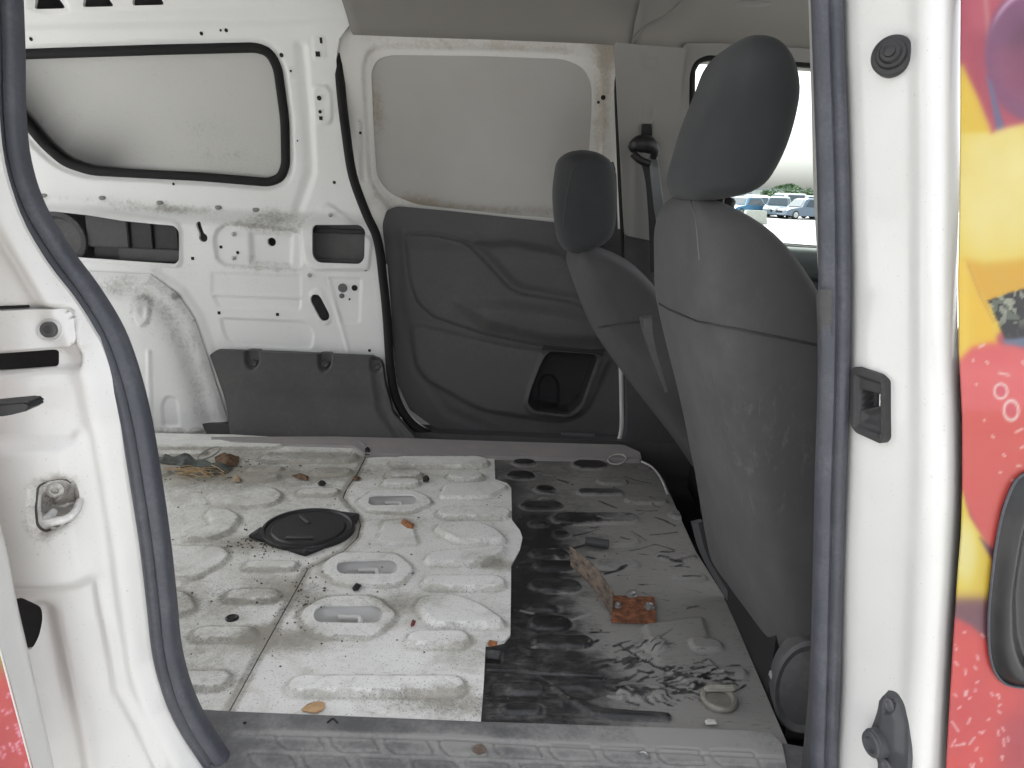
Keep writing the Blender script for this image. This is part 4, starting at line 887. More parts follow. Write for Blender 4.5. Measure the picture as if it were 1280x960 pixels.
# ---- near centre pillar, right of the doorway
PE = [(1052, -200), (1056, -60), (1058, 60), (1061, 120), (1064, 240), (1067, 350), (1066, 440), (1061, 560), (1057, 660), (1055, 760), (1054, 850), (1048, 950), (1044, 1010)]
PO = [(1201, -200), (1201, -60), (1200, 60), (1199, 120), (1198, 240), (1196, 350), (1197, 440), (1201, 520), (1201, 620), (1196, 710), (1190, 800), (1183, 920), (1178, 1010)]
def pcol(f, y, pe=PE, po=PO): return [onB(a[0] + (b[0] - a[0]) * f, a[1] + (b[1] - a[1]) * f, y) for a, b in zip(pe, po)]
def pillar_pt(px, py, f=None):
    """Point of the pillar face at a pixel."""
    xe = np.interp(py, [p[1] for p in PE], [p[0] for p in PE]); xo = np.interp(py, [p[1] for p in PO], [p[0] for p in PO]); f = (px - xe) / (xo - xe)
    return onB(px, py, np.interp(f, PF, PY))
PF = [-0.06, 0.0, 0.10, 0.32, 0.52, 0.66, 0.80, 0.93, 1.0]
PY = [1.020, 1.000, 0.978, 0.945, 0.916, 0.889, 0.877, 0.882, 0.902]
pil = loft('centre_pillar', [pcol(f, y) for f, y in zip(PF, PY)] + [pcol(1.004, 0.93), pcol(1.0, 0.97)], WHITE, van, 240, label='white near centre pillar', k=8)
def cut(o, poly):               # open a pocket in a sheet: drop the faces inside a pixel outline
    bm = bmesh.new(); bm.from_mesh(o.data); bm.faces.ensure_lookup_table()
    cc_ = np.array([f.calc_center_median()[:] for f in bm.faces]); a_, b_ = proj(cc_); s_ = psdf(a_, b_, np.array(poly, float))
    bmesh.ops.delete(bm, geom=[f for f, k in zip(bm.faces[:], s_) if k < 0], context='FACES'); bm.to_mesh(o.data); bm.free()
cut(pil, [(1067, 466), (1100, 476), (1102, 546), (1067, 533)])
# rubber bump stop
ax = np.array([-0.55, -0.83, 0.10])
lathe('bump_stop', pillar_pt(1117, 72) + ax * 0.009, ax, [(0.024, -0.012), (0.0245, 0.001), (0.023, 0.005), (0.018, 0.007), (0.0175, 0.010), (0.0165, 0.013), (0.013, 0.014), (0.0125, 0.017), (0.011, 0.020), (0.007, 0.021), (0.0065, 0.025), (0.003, 0.027)], BLACKP, van, 36, label='black rubber bump stop on the pillar')
# catch pocket
pa, pb = pillar_pt(1064, 505), pillar_pt(1106, 512); Up = pb - pa; Up[2] = 0
pk_s = Surf(pa, Up, Z3); pk_s.O = pk_s.O + pk_s.N * 0.010
sheet('catch_pocket', pk_s, [(1063, 462), (1070, 458), (1098, 468), (1106, 476), (1106, 549), (1101, 555), (1070, 541), (1063, 532)], 0.0016, BLACKP if False else plastic_mat('worn_black_plastic', (0.03, 0.03, 0.03), k=0.35), van,
      [dict(p=[(1068, 468), (1100, 478), (1100, 545), (1068, 534)], r=0.003, h=-0.005, w=0.003), dict(p=[(1072, 487), (1099, 494), (1099, 507), (1072, 513)], r=0.002, h=-0.022, w=0.003), dict(p=[(1073, 514), (1099, 508), (1098, 536), (1073, 528)], r=0.003, h=-0.006, w=0.010), dict(p=[(1070, 532), (1100, 544)], line=True, h=0.003, w=0.002)], r_out=0.004, thick=0.012, label='black catch pocket in the pillar')
# lower guide bracket with its round cup
pa, pb = pillar_pt(1086, 920), pillar_pt(1136, 920); Ub = pb - pa; Ub[2] = 0
bk_s = Surf(pa, Ub, Z3); bk_s.O = bk_s.O + bk_s.N * 0.004
BKM = plastic_mat('dark_bracket', (0.055, 0.056, 0.06), k=0.3)
bk = sheet('guide_bracket', bk_s, [(1100, 868), (1110, 862), (1120, 865), (1130, 880), (1135, 905), (1136, 935), (1131, 1000), (1098, 1000), (1097, 950), (1084, 930), (1085, 918), (1092, 903), (1097, 888)], 0.002, BKM, van,
      [dict(p=[(1103, 870), (1120, 872), (1130, 900), (1130, 945), (1100, 945), (1094, 925), (1101, 895)], r=0.006, h=0.008, w=0.010), dict(p=[(1104, 872), (1120, 874), (1122, 890), (1108, 893)], r=0.006, h=-0.010, w=0.004)], r_out=0.006, thick=0.008, label='dark guide bracket low on the pillar')
for px, py in [(1113, 881), (1109, 957)]: lathe('bolt', bk_s.at(px, py, 0.0), bk_s.N, [(0.0095, 0), (0.0095, 0.003), (0.006, 0.004), (0.004, 0.0015)], plastic_mat('bolt_grey', (0.09, 0.09, 0.095), k=0.3), bk, 18)
lathe('round_cup', bk_s.at(1104, 927, 0.004), bk_s.N + np.array([-0.35, 0, -0.1]), [(0.020, 0), (0.020, 0.012), (0.018, 0.013), (0.018, 0.016), (0.0165, 0.018), (0.012, 0.018), (0.009, 0.012), (0.004, 0.010)], BKM, bk, 32)
# inside edge of the pillar trim and belt cover seen just inside the seal
loft('pillar_inner_trim', [[onB(x, y, 1.03) for x, y in [(1004, -200), (1008, -60), (1011, 20), (1014, 120), (1017, 240), (1022, 330), (1024, 366)]], [onB(x, y, 1.018) for x, y in [(1013, -200), (1016, -60), (1018, 20), (1020, 120), (1023, 240), (1026, 330), (1028, 366)]], [onB(x, y, 1.012) for x, y in [(1034, -200), (1036, -60), (1036, 20), (1036, 120), (1036, 240), (1036, 330), (1036, 366)]]], GREYTRIM, van, 16)
loft('pillar_lower_trim', [[onY(x, y, 1.05) for x, y in [(1020, 364), (1022, 440), (1023, 560), (1016, 700), (1012, 840), (1002, 960), (1000, 1010)]], [onY(x, y, 1.03) for x, y in [(1024, 362), (1026, 440), (1025, 560), (1020, 700), (1017, 840), (1009, 960), (1006, 1010)]], [onY(x, y, 1.015) for x, y in [(1040, 362), (1040, 440), (1040, 560), (1036, 700), (1030, 840), (1022, 960), (1018, 1010)]]], PLASTIC2, van, 20)

# ---- front door skin with the printed fruit, and its black handle bezel
def fruit_right(x, y):
    n = len(x); c = np.tile(RGB(205, 96, 112), (n, 1))
    v1, v2, v3 = vnoise(x, y, 26, 1), vnoise(x, y, 9, 2), vnoise(x, y, 4.2, 5)
    c = lay(c, v1 * 0.7, RGB(176, 62, 86)); c = lay(c, soft(np.abs(x - (1236 + (y - 40) * .1)) - 3, 3) * soft(y - 60, 10) * .6, RGB(226, 170, 160))
    g = np.hypot((x - 1293) / 62, (y - 68) / 84); c = lay(c, soft((g - 1) * 60, 3.0), RGB(142, 84, 122)); c = lay(c, soft((g - 0.55) * 40, 6), RGB(120, 62, 96)); c = lay(c, soft((np.abs(g - 0.93) - 0.03) * 60, 2) * soft(y - 25, 12) * .8, RGB(236, 205, 226)); c = lay(c, soft((g - 0.8) * 40, 6) * soft(60 - y, 10) * .5, RGB(178, 92, 118))
    # lower grape edge and blue gap, then the yellow fruit
    c = lay(c, soft(psdf(x, y, [(1233, 95), (1240, 104), (1256, 160), (1246, 165)]), 2), RGB(124, 116, 150))
    yl = psdf(x, y, [(1190, 76), (1204, 82), (1222, 120), (1240, 165), (1262, 158), (1300, 150), (1300, 380), (1190, 460)])
    yc = lay(np.tile(RGB(246, 214, 82), (n, 1)), soft(np.hypot((x - 1250) / 60, (y - 235) / 95) * 40 - 40, 14), RGB(255, 243, 170)); yc = lay(yc, soft(psdf(x, y, [(1190, 76), (1204, 82), (1222, 120), (1240, 165), (1200, 166)]), 3), RGB(244, 210, 66)); yc = lay(yc, v1 * .25, RGB(238, 196, 60))
    c = lay(c, soft(yl, 3.6), yc)
    c = lay(c, soft(psdf(x, y, [(1207, 325), (1230, 330), (1300, 322), (1300, 372), (1236, 385), (1222, 365)]), 5) * .9, RGB(236, 184, 52)); c = lay(c, soft(psdf(x, y, [(1190, 320), (1206, 328), (1222, 368), (1240, 400), (1250, 440), (1190, 460)]), 3), lay(np.tile(RGB(250, 206, 58), (n, 1)), soft(np.abs(x - 1206) - 5, 6) * .6, RGB(255, 226, 110)))
    c = lay(c, soft(np.abs(ldist(x, y, [(1210, 330), (1226, 372), (1242, 402)])) - 0.6, 1.2) * .45, RGB(196, 120, 40))
    bb = soft(psdf(x, y, [(1235, 376), (1262, 366), (1300, 356), (1300, 428), (1258, 428), (1247, 402)]), 1.6)
    bc = lay(np.tile(RGB(34, 32, 34), (n, 1)), (v2 > 0.55) * 0.9, RGB(120, 128, 110)); bc = lay(bc, (v3 > 0.72) * 0.8, RGB(186, 190, 168)); bc = lay(bc, soft(408 - y, 6) * .85, RGB(40, 30, 36)); c = lay(c, bb, bc)
    c = lay(c, soft(psdf(x, y, [(1254, 424), (1300, 420), (1300, 436), (1256, 434)]), 2), RGB(118, 132, 156))
    # big strawberry
    s1 = psdf(x, y, [(1185, 470), (1199, 450), (1215, 434), (1240, 428), (1268, 432), (1300, 442), (1300, 700), (1236, 690), (1225, 668), (1204, 620), (1185, 600)])
    sc = lay(np.tile(RGB(244, 122, 122), (n, 1)), soft(512 - y, 6), RGB(232, 102, 92)); sc = lay(sc, v1 * .35, RGB(222, 84, 84)); c = lay(c, soft(s1, 3.6), sc)
    r = np.random.default_rng(5)
    pts = [(1224, 434, 6, -3), (1233, 452, 2, 2), (1216, 450, 1, 1), (1249, 466, 12, 3), (1220, 480, 1, 1), (1240, 545, 2, 2), (1254, 568, 2, 2), (1270, 540, 8, -4), (1276, 560, 4, -2), (1265, 600, 2, 1), (1230, 525, 1, 1), (1250, 590, 1, 1), (1272, 582, 3, 0), (1278, 452, 2, 3)]
    c = seeds(c, x, y, pts); 
    for (a, b, rx, ry) in [(1251, 489, 8, 9), (1264, 513, 9, 12)]:
        q = np.hypot((x - a) / rx, (y - b) / ry); c = lay(c, soft(np.abs(q - 1) * 8 - 1.3, 1), RGB(255, 228, 220)); c = lay(c, soft((q - .75) * 8, 1) * .5, RGB(226, 96, 120))
    # yellow wedge, its shaded foot and the second strawberry
    c = lay(c, soft(psdf(x, y, [(1185, 604), (1203, 614), (1212, 645), (1236, 684), (1240, 700), (1234, 800), (1185, 790)]), 2), lay(np.tile(RGB(242, 212, 66), (n, 1)), soft(np.hypot((x - 1207) / 14, (y - 690) / 40) * 20 - 20, 8), RGB(252, 240, 160)))
    c = lay(c, soft(748 - y, 7) * soft(psdf(x, y, [(1185, 735), (1242, 735), (1242, 830), (1185, 830)]), 1), RGB(132, 84, 98)); c = lay(c, soft(psdf(x, y, [(1225, 672), (1246, 690), (1246, 705), (1234, 690)]), 2), RGB(120, 70, 90))
    s2 = psdf(x, y, [(1180, 768), (1197, 773), (1214, 782), (1236, 800), (1300, 830), (1300, 1050), (1160, 1050)])
    c = lay(c, soft(s2, 3.0), lay(np.tile(RGB(238, 92, 86), (n, 1)), v1 * .5, RGB(214, 72, 84))); c = lay(c, soft(psdf(x, y, [(1252, 905), (1300, 860), (1300, 1050), (1245, 1050)]), 14) * .6, RGB(176, 66, 86))
    c = seeds(c, x, y, [(a, b, dx, dy) for a, b, dx, dy in zip(r.uniform(1190, 1262, 46), r.uniform(790, 985, 46), r.uniform(-3, 3, 46), r.uniform(0, 7, 46))] + [(1190, 902, 8, 12), (1212, 930, 6, -8), (1194, 932, 12, -2)], RGB(255, 205, 205), 1.2)
    for (a, b, q, col, hi) in [(1470, 60, 150, (150, 86, 120), (190, 140, 170)), (1640, 300, 190, (240, 200, 70), (255, 240, 160)), (1420, 330, 110, (120, 150, 70), (180, 200, 120)), (1430, 640, 170, (232, 98, 88), (246, 150, 140)), (1650, 760, 210, (206, 70, 70), (236, 120, 110)), (1780, 520, 120, (240, 160, 60), (250, 210, 130))]:
        d_ = np.hypot(x - a, y - b); c = lay(c, soft(d_ - q, 3) * (x > 1312), lay(np.tile(RGB(*col), (n, 1)), soft(np.hypot(x - a + q * .3, y - b + q * .3) - q * .35, q * .3), RGB(*hi)))
    return c
def dbase(u, v): return -0.11 * np.clip((v - 1.15) / 0.6, 0, 1.5) ** 1.3
skin_s = Surf((0, 0.868, 0), X3, Z3, dbase)
fd = wrap_mesh('front_door_skin', skin_s, [(1203, -200), (1202, 60), (1201, 240), (1199, 350), (1200, 440), (1204, 520), (1204, 620), (1199, 710), (1193, 800), (1186, 920), (1181, 1010), (1820, 1010), (1820, -200)], 0.0022, van, fruit_right, label='near front door skin printed with bright fruit')
HB = [(1330, 560), (1283, 590), (1268, 603), (1254, 637), (1244, 687), (1236, 760), (1236, 808), (1241, 834), (1251, 850), (1264, 857), (1290, 860), (1340, 862)]
hb_s = Surf((0, 0.864, 0), X3, Z3, dbase)
hb = sheet('door_handle', hb_s, HB, 0.0025, plain('satin_black', (0.012, 0.012, 0.012), 0.32, bump=0.03), fd, [dict(p=HB, r=0.01, h=0.014, w=0.016, o=0.0), dict(p=[(1330, 600), (1292, 610), (1268, 660), (1256, 740), (1258, 800), (1272, 838), (1330, 846)], r=0.02, h=-0.016, w=0.016)], r_out=0.006, thick=0.006, label='black door handle bezel on the printed skin')
tube('bezel_gasket', [hb_s.at(*p, 0.001) for p in HB[1:-1]], circ(0.0018, 6), RUBBER, fd, smooth_n=4)
# inner skins of the near side keep daylight out of the cab
box('near_roof_rail', (-2.3, 0.98, 1.98), (1.5, 1.12, 2.17), ROOFM, van, 0.02)
box('rear_quarter_inner', (-2.3, 1.02, 0.44), (-0.78, 1.06, 2.16), ROOFM, van)
box('front_door_inner', (0.56, 0.92, 0.44), (1.6, 0.98, 1.36), PLASTIC, van)

# ================================================================== SEATS
def xz(pts, y):
    a = np.array([onY(*p, y)[[0, 2]] for p in catmull(pts, 8)]); return a[np.argsort(a[:, 1])]
def seat_part(name, parent, mat, zs, yi, yo, rin, rout, fin, fout, n=4.5, caps=(0.0,), label=None, ycurve=None, m=40, seam_z=None):
    """Upholstered block: horizontal sections, rounded quads between rear and front profiles at the inboard and outboard side."""
    bm = bmesh.new(); rows = []
    zt = np.array(zs); lo, hi = zt[0], zt[-1]
    for z in zt:
        g = lambda c: float(np.interp(z, c[:, 1], c[:, 0])) if z <= c[-1, 1] and z >= c[0, 1] else float(np.interp(np.clip(z, c[0, 1], c[-1, 1]), c[:, 1], c[:, 0]) + (0 if len(c) < 2 else (z - np.clip(z, c[0, 1], c[-1, 1])) * ((c[-1, 0] - c[-2, 0]) / (c[-1, 1] - c[-2, 1] + 1e-9) if z > c[-1, 1] else (c[1, 0] - c[0, 0]) / (c[1, 1] - c[0, 1] + 1e-9))))
        A, B, Cc, D = g(rin), g(rout), g(fout), g(fin)
        k = 1.0; ky = 1.0
        if ycurve is not None: ky = ycurve((z - lo) / (hi - lo))
        cap = caps[0]; cap2 = caps[1] if len(caps) > 1 else caps[0]
        if hi - z < cap: k = max(0.02, 1 - ((cap - (hi - z)) / cap) ** 2.6) ** (1 / 2.6)
        if z - lo < cap2: k = min(k, max(0.02, 1 - ((cap2 - (z - lo)) / cap2) ** 2.6) ** (1 / 2.6))
        ring = []
        for i in range(m):
            t = 2 * math.pi * (i + .5) / m; c_, s_ = math.cos(t), math.sin(t)
            a = math.copysign(abs(c_) ** (2 / n), c_) * k; b = math.copysign(abs(s_) ** (2 / n), s_) * (0.35 + 0.65 * k) * ky   # a: rear(-1)..front(1), b: inboard(-1)..outboard(1)
            fa, fb = (a + 1) / 2, (b + 1) / 2
            xr, xf = A + (B - A) * fb, D + (Cc - D) * fb
            ring.append(bm.verts.new((xr + (xf - xr) * fa, yi + (yo - yi) * fb, z)))
        rows.append(ring)
    for p, q in zip(rows, rows[1:]):
        for i in range(m): bm.faces.new((p[i], p[(i + 1) % m], q[(i + 1) % m], q[i]))
    bm.faces.new(rows[0][::-1]); bm.faces.new(rows[-1])
    return bmobj(name, bm, mat, parent, label, sharp=RAD(60))
def zsp(a, b, n=34): return list(a + (b - a) * (0.5 - 0.5 * np.cos(np.linspace(0, math.pi, n))))
def sh(c, d): c = c.copy(); c[:, 0] += d; return c

# passenger seat (near)
YI, YO = 1.66, 1.20
pseat = empty('front_seat', (0, 0, 0)); pseat.parent = van; pseat.matrix_parent_inverse = Matrix.Translation((0, -1.8, 0)); pseat['label'] = 'charcoal fabric passenger seat nearest the open doorway'
def child(o, par):   # re-hang a mesh built in world coordinates
    o.parent = par; o.matrix_parent_inverse = Matrix.Identity(4); return o
rin = xz([(806, 320), (808, 365), (820, 420), (838, 490), (856, 580), (876, 690), (918, 762), (962, 822), (975, 850)], YI)
rout = xz([(868, 262), (874, 310), (880, 385), (898, 470), (925, 600), (955, 720), (978, 800), (990, 850)], YO)
fout = xz([(930, 258), (962, 284), (990, 318), (1024, 372), (1046, 440), (1062, 520), (1082, 700), (1090, 850)], YO)
ztop = onY(890, 247, 1.35)[2]; zbot = onY(980, 850, YO)[2]
zsplit = None
bk1 = child(seat_part('backrest', None, FABRIC, zsp(zbot, ztop, 44), YI, YO, rin, rout, sh(fout, 0.04), sh(fout, 0.024), 5.0, (0.10, 0.03), ycurve=lambda t: 1 - 0.16 * sstep(t, 0.75, 1.0)), pseat)
rin = xz([(833, 226), (838, 205), (850, 165), (866, 125), (878, 94), (888, 66)], 1.53); fo = xz([(915, 250), (945, 240), (968, 214), (988, 172), (1000, 122), (998, 90), (988, 62)], 1.27)
zt, zb = onY(938, 55, 1.40)[2], onY(900, 252, 1.38)[2]
hr1 = child(seat_part('headrest', None, FABRICD, zsp(zb, zt, 36), 1.545, 1.255, sh(rin, -0.013), sh(rin, -0.008), sh(fo, 0.010), sh(fo, 0.016), 3.4, (0.05, 0.045)), pseat)
for py_, y in [(248, 1.36), (248, 1.46)]:
    p = onY(900, py_, y); child(tube('headrest_post', [p + np.array([.0, 0, -.04]), p, p + np.array([0.005, 0, .05])], circ(0.008, 8), BLACKP, None, up=(0, -1, 0)), pseat)
child(lathe('post_guide', onY(908, 252, 1.40), (0.2, 0, 1), [(0.016, -0.01), (0.016, 0.004), (0.012, 0.008)], BLACKP, None, 20), pseat)

def surf_line(o, pts, off=0.002):
    """Points where pixel rays meet a mesh."""
    from mathutils.bvhtree import BVHTree
    me = o.data; bv = BVHTree.FromPolygons([v.co[:] for v in me.vertices], [p.vertices[:] for p in me.polygons]); out = []
    for p in pts:
        h = bv.ray_cast(Vector(EYE), Vector(ray(*p)).normalized())
        if h[0] is not None: out.append(np.array(h[0] - Vector(ray(*p)).normalized() * off))
    return out
SEAM = plastic_mat('seam_thread', (0.022, 0.022, 0.023), k=0.1)
def seam_on(o, pts, par, r=0.0022, mat=SEAM, off=0.0):
    P = []
    for a, b in zip(pts, pts[1:]):
        for t in np.linspace(0, 1, 6, endpoint=False): P.append((a[0] + (b[0] - a[0]) * t, a[1] + (b[1] - a[1]) * t))
    L = surf_line(o, P + [pts[-1]], off)
    if len(L) > 2: child(tube('seam', L, circ(r, 6), mat, None, smooth_n=0), par)
seam_on(bk1, [(813, 372), (835, 386), (872, 402), (890, 405), (940, 415), (985, 424), (1020, 431)], pseat)
seam_on(bk1, [(862, 250), (869, 270), (872, 300), (874, 325)], pseat, 0.0012, plastic_mat('pale_seam', (0.10, 0.10, 0.098), k=0.3))
# recliner cover, side trim strip
q = onY(1003, 868, 1.165)
rc = child(lathe('recliner_cover', q + np.array([0.012, 0.03, 0]), (-0.12, -1, 0.02), [(0.088, -0.02), (0.088, 0.012), (0.082, 0.018), (0.070, 0.014), (0.064, 0.016), (0.03, 0.019)], PLASTIC2, None, 40, sx=1.05, sy=0.62), pseat)
strip = [onY(*p, yy) for p, yy in [((871, 652), 1.66), ((882, 690), 1.64), ((905, 730), 1.60), ((935, 778), 1.52), ((965, 828), 1.40), ((990, 862), 1.28)]]
child(tube('seat_back_edge', strip, [(-0.012, -0.02), (0.012, -0.02), (0.012, 0.012), (0, 0.018), (-0.012, 0.012)], PLASTIC2, None), pseat)
child(box('seat_frame', (0.47, 1.22, 0.55), (0.95, 1.62, 0.82), BLACKP, None, 0.03), pseat)
child(box('seat_cushion', (0.58, 1.20, 0.80), (1.05, 1.66, 0.96), FABRIC, None, 0.05), pseat)
child(slab('seat_side_cover', [onY(*p, 1.20) for p in [(963, 848), (985, 832), (1010, 840), (1010, 925), (975, 872)]], (0, 1, 0), 0.02, GREYTRIM, None, 0.003), pseat)

# driver seat (far)
dseat = empty('front_seat', (0, 0, 0)); dseat.parent = van; dseat.matrix_parent_inverse = Matrix.Translation((0, -1.8, 0)); dseat['label'] = 'charcoal fabric driver seat beside the far door'
YI2, YO2 = 2.48, 2.02
rin = xz([(700, 318), (711, 350), (734, 408), (775, 468), (828, 537), (862, 590), (900, 640)], YI2)
rout = xz([(722, 318), (744, 380), (776, 440), (822, 500), (870, 560), (920, 620)], YO2)
fout = xz([(752, 311), (780, 328), (815, 356), (860, 410), (920, 500), (960, 560), (1000, 620)], YO2)
bk2 = child(seat_part('backrest', None, FABRIC, zsp(onY(850, 600, YI2)[2], onY(730, 309, 2.25)[2], 40), YI2, YO2, rin, rout, sh(fout, 0.02), fout, 5.0, (0.07, 0.03), ycurve=lambda t: 1 - 0.14 * sstep(t, 0.75, 1.0)), dseat)
rin = xz([(700, 308), (695, 275), (693, 240), (696, 212), (699, 194)], 2.38); fo = xz([(742, 314), (764, 296), (770, 262), (769, 228), (766, 208), (760, 192)], 2.12)
hr2 = child(seat_part('headrest', None, FABRICD, zsp(onY(725, 314, 2.25)[2], onY(733, 189, 2.25)[2], 32), 2.39, 2.11, sh(rin, -0.010), sh(rin, -0.006), sh(fo, 0.008), sh(fo, 0.012), 3.4, (0.05, 0.045)), dseat)
seam_on(bk2, [(748, 409), (775, 405), (806, 402)], dseat, 0.003)
seam_on(hr2, [(726, 192), (716, 212), (708, 245), (704, 285)], dseat, 0.003)
p = onY(770, 230, 2.3); child(slab('side_bolster', [onY(*p, 2.45) for p in [(752, 200), (766, 198), (771, 215), (773, 300), (755, 310)]], (0, 1, 0), 0.04, PLASTIC, None, 0.01), dseat)
child(box('seat_frame', (0.55, 2.05, 0.55), (1.05, 2.45, 0.82), BLACKP, None, 0.03), dseat)
child(box('seat_cushion', (0.66, 2.02, 0.80), (1.15, 2.48, 0.96), FABRIC, None, 0.05), dseat)
# trim lever between the seats, left of the passenger backrest
child(tube('backrest_lever', [onY(*p, 1.63) for p in [(808, 396), (811, 420), (820, 452), (833, 490)]], [(-0.012, -0.01), (0.012, -0.01), (0.009, 0.012), (-0.009, 0.012)], PLASTIC2, None, scale=lambda t: 1.15 - .85 * t), pseat)
# white trim cord curling along the front edge of the floor
cord = [onZ(*p, FZ + .006) for p in [(802, 577), (814, 583), (824, 594), (830, 606), (834, 617)]]
tube('floor_edge_strip', cord, circ(0.0035, 8), plain('white_cord', (0.55, 0.55, 0.53), 0.6), van, up=Z3)

# ================================================================== OUTSIDE, seen through the far front window
gm = NT('pale_gravel'); a_ = gm.noise(0.35, 5, 0.6); b_ = gm.noise(6, 5, 0.7); c_ = gm.noise(40, 3, 0.6)
gc = gm.mix(gm.ramp(gm.math('ADD', gm.math('MULTIPLY', a_, .5), gm.math('MULTIPLY', b_, .5)), 0.35, 0.65), (0.38, 0.38, 0.37), (0.52, 0.52, 0.51)); gm.bump(c_, 0.4, 0.02)
GRAVEL = gm.fin(gc, 0.95)
GZ = -0.30
me = mesh('ground', [(-600, -300, GZ), (600, -300, GZ), (600, 900, GZ), (-600, 900, GZ)], [(0, 1, 2, 3)], False); tag(put('ground', me, GRAVEL), 'pale gravel lot', None, None, 'structure')
CARGLASS = plain('car_glass', (0.05, 0.07, 0.09), 0.1, bump=0); TYRE = plain('tyre', (0.02, 0.02, 0.02), 0.8); CHROME = plain('bright_trim', (0.5, 0.5, 0.5), 0.3, 0.7); LAMP = plain('lamp_lens', (0.55, 0.55, 0.55), 0.2)
def car(loc, rz, col, label, tall=1.5, L=4.4, W=1.75, suv=False, plate=False):
    o = empty('parked_car', loc, label, 'car', 'cars parked across the lot', rz)
    pm = plain('car_paint', col, 0.3, 0, 0.05, 3, coat=0.6, bump=0)
    h = tall; bl_ = 0.58 * h; hw = W / 2
    def prof(pts, w0, w1, name, mat):
        bm = bmesh.new(); n = len(pts); rows = []
        for s, k in ((-1, .94), (-.9, 1), (.9, 1), (1, .94)):
            rows.append([bm.verts.new((x, s * (w0 + (w1 - w0) * sstep(np.array(z), bl_, h)), bl_ * .6 + (z - bl_ * .6) * (1 if abs(s) < 1 else .97))) for x, z in pts])
        for p, q in zip(rows, rows[1:]):
            for i in range(n): bm.faces.new((p[i], p[(i + 1) % n], q[(i + 1) % n], q[i]))
        bm.faces.new(rows[0][::-1]); bm.faces.new(rows[-1])
        q = bmobj(name, bm, mat, None, sharp=RAD(30)); q.parent = o; return q
    a = L / 2; rear = -a * (.93 if suv else .62)
    prof([(-a, .28), (-a * 1.0, bl_ * .85), (-a * .96, bl_), (a * .38, bl_ * 1.02), (a * .82, bl_ * .88), (a * .98, bl_ * .70), (a, .30), (a * .8, .22), (-a * .85, .22)], hw, hw * .98, 'body', pm)
    prof([(-a * .96 if suv else -a * .74, bl_ * .99), (rear, h * .95), (rear + .25, h), (a * .08, h), (a * .22, h * .95), (a * .42, bl_)], hw * .95, hw * .72, 'cabin', pm)
    for s in (-1, 1):
        y0, y1 = hw * .945, hw * .76
        q = mesh('side_window', [(-a * .66, s * (y0 + .012), bl_ * 1.04), (a * .28, s * (y0 + .012), bl_ * 1.04), (a * .08, s * (y1 + .02), h * .93), (rear + .3, s * (y1 + .02), h * .93)], [(0, 1, 2, 3)], False); q = put('side_window', q, CARGLASS); q.parent = o
    q = put('windscreen', mesh('windscreen', [(a * .425, -hw * .82, bl_ * 1.05), (a * .425, hw * .82, bl_ * 1.05), (a * .24, hw * .66, h * .94), (a * .24, -hw * .66, h * .94)], [(0, 1, 2, 3)], False), CARGLASS); q.parent = o
    for s in (-1, 1):
        for x in (-a * .62, a * .63):
            wl = lathe('wheel', (x, s * (hw - .19), .32), (0, s, 0), [(.32, 0), (.32, .17), (.28, .20), (.20, .20)], TYRE, None, 20); wl.parent = o
            hb_ = lathe('rim', (x, s * (hw - .19), .32), (0, s, 0), [(.19, .195), (.19, .21), (.05, .20)], CHROME, None, 14); hb_.parent = wl
        hl = box('headlight', (a * .88, s * hw * .55 - .16, bl_ * .62), (a * .992, s * hw * .55 + .16, bl_ * .80), LAMP, None, .03); hl.parent = o
    g_ = box('grille', (a * .9, -hw * .4, bl_ * .5), (a * 1.003, hw * .4, bl_ * .68), BLACKP, None, .02); g_.parent = o
    b_ = box('bumper', (a * .93, -hw * .92, .26), (a * 1.02, hw * .92, bl_ * .46), pm, None, .05); b_.parent = o
    return o
D0 = 46.0
def gp(px, y): return tuple(float(v) for v in (*onY(px, 260, y * 1.30)[:2], GZ))
car(gp(1006, 44), RAD(-160), (0.10, 0.14, 0.20), 'dark blue parked car at the right end of the front row', 1.45)  # muted, lightened paint: distance haze mixed into the car colours
car(gp(973, 45.5), RAD(-112), (0.11, 0.16, 0.20), 'grey blue parked car facing the van in the front row', 1.5)
car(gp(978, 51), RAD(-150), (0.66, 0.68, 0.68), 'white parked estate car behind the front row', 1.75, suv=True)
car(gp(950, 49), RAD(-110), (0.68, 0.70, 0.70), 'white parked car with dark grille facing the van', 1.45)
car(gp(929, 46), RAD(-140), (0.09, 0.22, 0.36), 'bright blue parked car beside the pale block', 1.4)
car(gp(1034, 46), RAD(-165), (0.20, 0.26, 0.30), 'pale blue parked car half hidden by the door pillar', 1.45)
car(gp(940, 56), RAD(-150), (0.60, 0.62, 0.62), 'small white parked car in the back row near the fence', 1.5)
car(gp(1005, 57), RAD(-155), (0.56, 0.60, 0.62), 'silver parked car in the back row near the fence', 1.6, suv=True)
q = onY(944, 268, 46.0)
bk = bmesh.new(); bmesh.ops.create_cube(bk, size=1)
for v in bk.verts:
    k = 1 - .12 * (v.co.z > 0); v.co = Vector((q[0] + v.co.x * 1.3 * k, 46 + v.co.y * .7 * k, GZ + .38 + v.co.z * .76))
bmesh.ops.bevel(bk, geom=list(bk.edges), offset=.03, segments=2, affect='EDGES')
tag(bmobj('concrete_block', bk, plain('pale_concrete', (0.42, 0.42, 0.38), 0.9)), 'pale concrete block on the gravel in front of the blue car', 'block')
